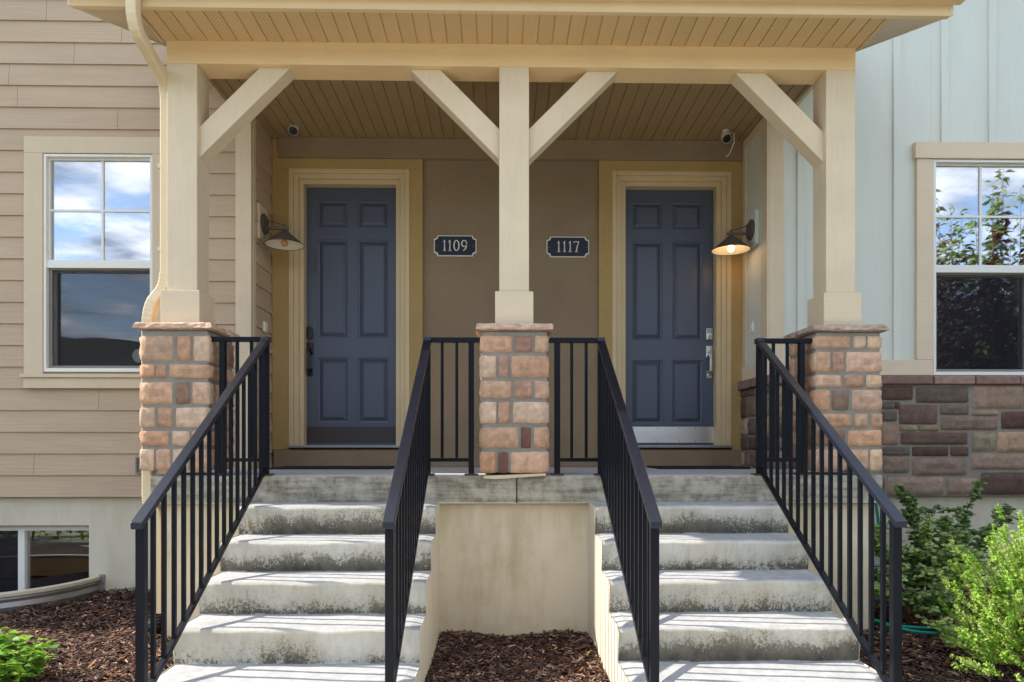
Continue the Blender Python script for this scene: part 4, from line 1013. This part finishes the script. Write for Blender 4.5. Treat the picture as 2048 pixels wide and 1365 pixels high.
# leafy perennial, bottom left
bp = np.array([-2.62, 3.62, GZ + .01]); pt_ = thing('leafy_plant', tuple(bp), 'bright green broad-leaved plant in the mulch at the bottom left corner', 'plant')
stem = MB(); Ps, Ds, Ns, Ls = [], [], [], []
for k in range(70):
    a = random.uniform(0, 2 * PI); r = .32 * math.sqrt(random.random()); h = .26 * (1 - (r / .44) ** 2) + random.uniform(-.02, .05)
    b = Vector(bp) + Vector((r * .35 * math.cos(a), r * .35 * math.sin(a), 0)); e = Vector(bp) + Vector((r * math.cos(a), r * math.sin(a), max(h, .05)))
    stem.tube([tuple(b), tuple(b.lerp(e, .5) + Vector((0, 0, .02))), tuple(e)], .003, 5)
    for q in range(15):
        t = random.uniform(.35, 1.03); p = b.lerp(e, t); an = random.uniform(0, 2 * PI)
        Ps.append(p); Ds.append((math.cos(an) + .5 * math.cos(a), math.sin(an) + .5 * math.sin(a), random.uniform(-.15, .55))); Ns.append((random.gauss(0, .3), random.gauss(0, .3), 1)); Ls.append(random.uniform(.04, .092))
stem.build('stems', 'bark', pt_)
Ls = np.array(Ls); leaves('foliage', np.array(Ps), np.array(Ds), np.array(Ns), Ls, Ls * rng.uniform(.5, .7, len(Ls)), pal(len(Ls), [S(136, 178, 56), S(116, 162, 58), S(158, 190, 70), S(96, 144, 60)]), 'leaf', pt_)

# bright feathery bush, bottom right
BC = Vector((2.70, 3.36, -.66)); bb_ = thing('feathery_bush', (BC.x, BC.y, GZ), 'bright lime green feathery bush at the bottom right corner', 'bush')
Ps, Ds, Ns, Ls, Cs = [], [], [], [], []; stem = MB()
lime = [S(160, 198, 78), S(176, 208, 94), S(138, 180, 66), S(192, 216, 116)]
for k in range(1050):
    th = random.uniform(0, 2 * PI); ph = math.acos(random.uniform(-.6, 1)); rr = random.uniform(.42, 1.06)
    n_ = Vector((math.sin(ph) * math.cos(th), math.sin(ph) * math.sin(th), math.cos(ph)))
    lump = 1 + .10 * math.sin(5 * th + 2 * ph) + .07 * math.sin(9 * th - 7 * ph)
    e = Vector((BC.x + .47 * n_.x * rr * lump, BC.y + .42 * n_.y * rr * lump, BC.z + .52 * n_.z * rr * lump + .05 * random.random()))
    if e.z < GZ + .05: continue
    d = (n_ + Vector((0, 0, .9)) + Vector((random.gauss(0, .25), random.gauss(0, .25), 0))).normalized(); Lg = random.uniform(.07, .14)
    b = e - d * Lg; stem.tube([tuple(b), tuple(e)], .0016, 4)
    c0 = np.array(random.choice(lime)) * random.uniform(.8, 1.12)
    for q in range(46):
        t = random.random() ** .8; p = b.lerp(e, t); v = Vector((random.gauss(0, 1), random.gauss(0, 1), random.gauss(0, 1))); v = (v - d * v.dot(d)).normalized() + d * .7
        Ps.append(p); Ds.append(v); Ns.append((random.gauss(0, .7), random.gauss(0, .7), 1)); Ls.append(random.uniform(.013, .027) * (1.1 - .4 * t)); Cs.append(c0 * random.uniform(.85, 1.15))
for k in range(14):
    th = 2 * PI * k / 14; stem.tube([(BC.x, BC.y, GZ - .02), (BC.x + .15 * math.cos(th), BC.y + .15 * math.sin(th), -.85), (BC.x + .28 * math.cos(th), BC.y + .26 * math.sin(th), -.55)], .005, 5)
stem.build('stems', 'bark', bb_)
Ls = np.array(Ls); leaves('foliage', np.array(Ps), np.array(Ds), np.array(Ns), Ls, Ls * .62, np.array(Cs), 'leaf', bb_)

# open shrub with dark lobed leaves by the stone wall
sh_ = thing('leafy_shrub', (3.05, 4.85, GZ), 'open shrub with dark lobed leaves and bare stems below the stone wall', 'shrub')
stem = MB(); Ps, Ds, Ns, Ls, Cs = [], [], [], [], []
dark = [S(104, 132, 76), S(118, 144, 80), S(88, 116, 70), S(132, 154, 88)]; sunlit = [S(176, 196, 104), S(160, 184, 96), S(196, 206, 128)]  # paler second palette paints in leaves caught by the sun
tips = [(1797, 985, 5.3, 1), (1822, 1010, 5.25, 1), (1835, 1075, 5.1, 1), (1850, 1062, 4.85, .6), (1893, 1050, 5.0, .8), (1960, 975, 5.2, 1), (1935, 1040, 5.1, 1), (1925, 1110, 4.7, .4), (1718, 1015, 5.2, 1), (1700, 1115, 5.1, 1), (1735, 1075, 5.0, .5),
        (1740, 1190, 4.7, .3), (1990, 1062, 5.1, 1), (2018, 1030, 5.2, 1), (1880, 1130, 4.7, .5), (1815, 1120, 4.9, .9), (1850, 1150, 4.7, .7), (1915, 1155, 4.8, .8), (1780, 1130, 4.9, .7), (1955, 1120, 4.8, .8), (1905, 1300, 4.1, .4), (1870, 1200, 4.5, .7), (1905, 1215, 4.5, .7)]
bx = Vector((3.05, 4.85, GZ - .02))
for (px, py, Y, dk) in tips:
    x, z = W(px, py - 12, Y); e = Vector((x, Y, z)); b = bx + Vector((random.uniform(-.14, .14), random.uniform(-.1, .1), 0))
    m1 = b.lerp(e, .4) + Vector((random.uniform(-.05, .05), random.uniform(-.04, .04), .06)); pth = [tuple(v) for v in bend(b, m1, e, 9)]
    stem.tube(pth, .0075, 6, 0, [1.1 - .085 * i for i in range(10)])
    twigs = [(Vector(pth[-1]), Vector(pth[-3])), (Vector(pth[-1]), Vector(pth[-5])), (Vector(pth[-2]), Vector(pth[-6])), (Vector(pth[-1]), Vector(pth[-2]))]
    for q in range(10):
        i0 = random.randint(4, 8); o = Vector(pth[i0]); v = Vector((random.gauss(0, .09), random.gauss(0, .08), abs(random.gauss(.03, .07)))); stem.tube([tuple(o), tuple(o + v)], .0025, 4); twigs.append((o + v, o))
    for (en_, st0) in twigs:
        for q in range(20):
            p = st0.lerp(en_, random.uniform(.2, 1.05)) + Vector((random.gauss(0, .012), random.gauss(0, .012), random.gauss(0, .012)))
            an = random.uniform(0, 2 * PI); cc = np.array(random.choice(dark if random.random() < dk * .85 else sunlit)) * random.uniform(.8, 1.2)
            for lob in (-.7, 0, .7):       # three lobes to a leaf
                Ps.append(p); Ds.append((math.cos(an + lob), math.sin(an + lob), random.uniform(-.2, .4))); Ns.append((random.gauss(0, .5), random.gauss(0, .4) - .8, .9)); Ls.append(random.uniform(.026, .046)); Cs.append(cc)
stem.build('stems', 'bark', sh_)
Ls = np.array(Ls); leaves('foliage', np.array(Ps), np.array(Ds), np.array(Ns), Ls, Ls * .62, np.array(Cs), 'leaf', sh_)

# garden hose
def sp(px, py, Y): x, z = W(px, py, Y); return (x, Y, z)
def crom(P, n=8):
    P = [Vector(p) for p in P]; Q = [P[0]] + P + [P[-1]]; o = []
    for i in range(1, len(Q) - 2):
        for k in range(n):
            t = k / n; a, b, c, d = Q[i - 1:i + 3]; o.append(tuple(.5 * ((2 * b) + (c - a) * t + (2 * a - 5 * b + 4 * c - d) * t * t + (3 * b - a - 3 * c + d) * t ** 3)))
    return o + [tuple(P[-1])]
zg = GZ + .04
mb = MB(); mb.tube(crom([sp(1745, 985, 5.6), sp(1754, 1020, 5.6), sp(1762, 1090, 5.6), sp(1775, 1130, 5.55), (2.62, 5.35, -.75), (2.58, 5.1, zg + .05), (2.62, 4.8, zg), (2.85, 4.62, zg), (3.08, 4.72, zg), (3.1, 4.95, zg + .03), (2.85, 5.2, zg + .06), (2.62, 5.25, zg + .08), (2.5, 5.05, zg + .05), (2.56, 4.75, zg + .03), (2.75, 4.52, zg), (3.2, 4.5, zg), (3.6, 4.7, zg), (4.2, 5.0, zg)]), .0115, 8)
tag(mb.build('garden_hose', 'hose', None, smooth=True), 'teal garden hose looping on the mulch behind the shrub', 'hose')

# young tree just outside the frame on the right: seen only mirrored in the right-hand window
tr = thing('purple_leaf_tree', (6.3, 3.0, GZ), 'young purple-leaved tree mirrored in the right window glass', 'tree')
stem = MB(); Ps, Ds, Ns, Ls, Cs = [], [], [], [], []
purple = [S(112, 70, 84), S(124, 80, 86), S(92, 62, 72), S(134, 96, 84)]; grn = [S(146, 166, 96), S(164, 178, 116), S(126, 148, 92)]
for k in range(120):
    x = random.uniform(4.9, 7.3); y = random.uniform(2.5, 3.5); zt_ = random.uniform(1.4, 2.9) if k > 34 else random.uniform(2.5, 3.55)
    b = Vector((6.3 + (x - 6.3) * .45, 3.0 + (y - 3.0) * .4, -.75)); e = Vector((x, y, zt_)); pth = bend(b, b.lerp(e, .5) + Vector(((x - 6.3) * .15, 0, -.1)), e, 12)
    stem.tube(pth, .012, 5, 0, [1.1 - .08 * i for i in range(13)])
    for q in range(150):
        t = random.uniform(.12, 1.0); i0 = min(int(t * 12), 11); p = Vector(pth[i0]).lerp(Vector(pth[i0 + 1]), t * 12 - i0); an = random.uniform(0, 2 * PI)
        o = Vector((math.cos(an), math.sin(an), 0)) * random.uniform(0, .10) * (1.15 - t)
        Ps.append(p + o); Ds.append((math.cos(an), math.sin(an), random.uniform(-.9, .7))); Ns.append((random.gauss(0, .8), random.gauss(.5, .8), .8)); Ls.append(random.uniform(.08, .14))
        Cs.append(np.array(random.choice(grn if t > .9 or random.random() < .08 else purple)) * random.uniform(.8, 1.2))
stem.tube([(6.3, 3.0, GZ - .1), (6.3, 3.0, -.6)], .05, 8); stem.build('trunk', 'bark', tr)
Ls = np.array(Ls); leaves('crown', np.array(Ps), np.array(Ds), np.array(Ns), Ls, Ls * .4, np.array(Cs), 'leaf_dull', tr)
# low hedge left of the frame: seen only mirrored in the basement window
he = thing('low_hedge', (-6.4, 1.7, GZ), 'low yellow-green hedge mirrored in the basement window', 'hedge')
n_ = 5200; th = rng.uniform(0, 2 * PI, n_); rr = rng.uniform(.6, 1, n_); hp = np.stack([-6.4 + 1.7 * rr * np.cos(th), 1.7 + .55 * rr * np.sin(th), GZ + rng.uniform(0, .75, n_)], 1)
Lh = rng.uniform(.05, .1, n_); leaves('foliage', hp, rand_dirs(n_, .3), rand_dirs(n_, 1), Lh, Lh * .6, pal(n_, [S(138, 146, 60), S(110, 126, 54), S(170, 160, 70), S(90, 104, 48)]), 'leaf', he)
stem = MB()
for k in range(9): stem.tube([(-7.8 + k * .35, 1.7, GZ - .1), (-7.8 + k * .35 + random.uniform(-.1, .1), 1.7, GZ + .6)], .015, 5)
stem.build('stems', 'bark', he)
# hills beyond, seen in the left-hand window
def hz_(x, y):
    r = np.exp(-((y + 95) / 26) ** 2); return GZ - .3 + r * (16.2 + 1.4 * np.sin((x + 70) * .05 + 1.57) + .5 * np.sin(x * .17) + .35 * np.sin(x * .43 + y * .2))
tag(grid('hills', -240, 240, -170, -30, 160, 40, hz_, 'hill'), kind='structure')

# ------------------------------------------------------------------ camera, sky, sun
cd = bpy.data.cameras.new('camera'); co = bpy.data.objects.new('camera', cd); COL.objects.link(co); SC.camera = co
cd.sensor_width = 36; cd.lens = 36 * F / 2048; cd.shift_y = (HY - 682.5) / 2048; cd.clip_end = 2000; cd.clip_start = .05
co.location = (0, 0, EYE); co.rotation_euler = (PI / 2, 0, -AZ)
SUN = Vector((1, -.125, -.87)).normalized()
el = math.asin(-SUN.z); az = math.atan2(-SUN.x, -SUN.y)
w = bpy.data.worlds.new('World'); SC.world = w; w.use_nodes = True; nt = w.node_tree; bg = nt.nodes['Background']
sk = nt.nodes.new('ShaderNodeTexSky'); sk.sky_type = 'NISHITA'; sk.sun_disc = False; sk.sun_elevation = el; sk.sun_rotation = az % (2 * PI); sk.altitude = 1400
tc = nt.nodes.new('ShaderNodeTexCoord'); mp = nt.nodes.new('ShaderNodeMapping'); mp.inputs['Scale'].default_value = (1.5, 1.5, .0); mp.inputs['Location'].default_value = (8.2, 3.9, .2)
nz = nt.nodes.new('ShaderNodeTexNoise'); nz.inputs['Scale'].default_value = 1.3; nz.inputs['Detail'].default_value = 9; nz.inputs['Roughness'].default_value = .58; nz.inputs['Distortion'].default_value = .3
mr = nt.nodes.new('ShaderNodeMapRange'); mr.interpolation_type = 'SMOOTHSTEP'; mr.inputs[1].default_value = .40; mr.inputs[2].default_value = .58
n2 = nt.nodes.new('ShaderNodeTexNoise'); n2.inputs['Scale'].default_value = 2.6; n2.inputs['Detail'].default_value = 6
cr = nt.nodes.new('ShaderNodeValToRGB'); cr.color_ramp.elements[0].position = .36; cr.color_ramp.elements[0].color = (1.6, 1.9, 2.5, 1); cr.color_ramp.elements[1].position = .64; cr.color_ramp.elements[1].color = (6.0, 6.4, 7.2, 1)
mx = nt.nodes.new('ShaderNodeMix'); mx.data_type = 'RGBA'
lk = nt.links.new
sx_ = nt.nodes.new('ShaderNodeSeparateXYZ'); lk(tc.outputs['Generated'], sx_.inputs[0])
za_ = nt.nodes.new('ShaderNodeMath'); za_.operation = 'ADD'; lk(sx_.outputs['Z'], za_.inputs[0]); za_.inputs[1].default_value = .12
za2 = nt.nodes.new('ShaderNodeMath'); za2.operation = 'MAXIMUM'; lk(za_.outputs[0], za2.inputs[0]); za2.inputs[1].default_value = .08
dv = nt.nodes.new('ShaderNodeVectorMath'); dv.operation = 'DIVIDE'; cb_ = nt.nodes.new('ShaderNodeCombineXYZ')
for i_ in range(3): lk(za2.outputs[0], cb_.inputs[i_])
lk(tc.outputs['Generated'], dv.inputs[0]); lk(cb_.outputs[0], dv.inputs[1]); lk(dv.outputs[0], mp.inputs[0]); lk(mp.outputs[0], nz.inputs['Vector']); lk(mp.outputs[0], n2.inputs['Vector']); lk(nz.outputs['Fac'], mr.inputs[0]); lk(n2.outputs['Fac'], cr.inputs[0])
lk(mr.outputs[0], mx.inputs[0]); lk(sk.outputs[0], mx.inputs[6]); lk(cr.outputs[0], mx.inputs[7]); lk(mx.outputs[2], bg.inputs[0]); bg.inputs[1].default_value = .14
sd = bpy.data.lights.new('sun', 'SUN'); sd.energy = 2.8; sd.angle = math.radians(.5); sd.color = (1, .95, .86)
so = bpy.data.objects.new('sun', sd); COL.objects.link(so); so.rotation_mode = 'QUATERNION'; so.rotation_quaternion = SUN.to_track_quat('-Z', 'Y'); so.location = (-20, 5, 20)
vs = SC.view_settings; vs.view_transform = 'Standard'; vs.look = 'None'; vs.gamma = 1; vs.exposure = 1.6
SC.cycles.max_bounces = 10; SC.cycles.diffuse_bounces = 5; SC.cycles.transparent_max_bounces = 12
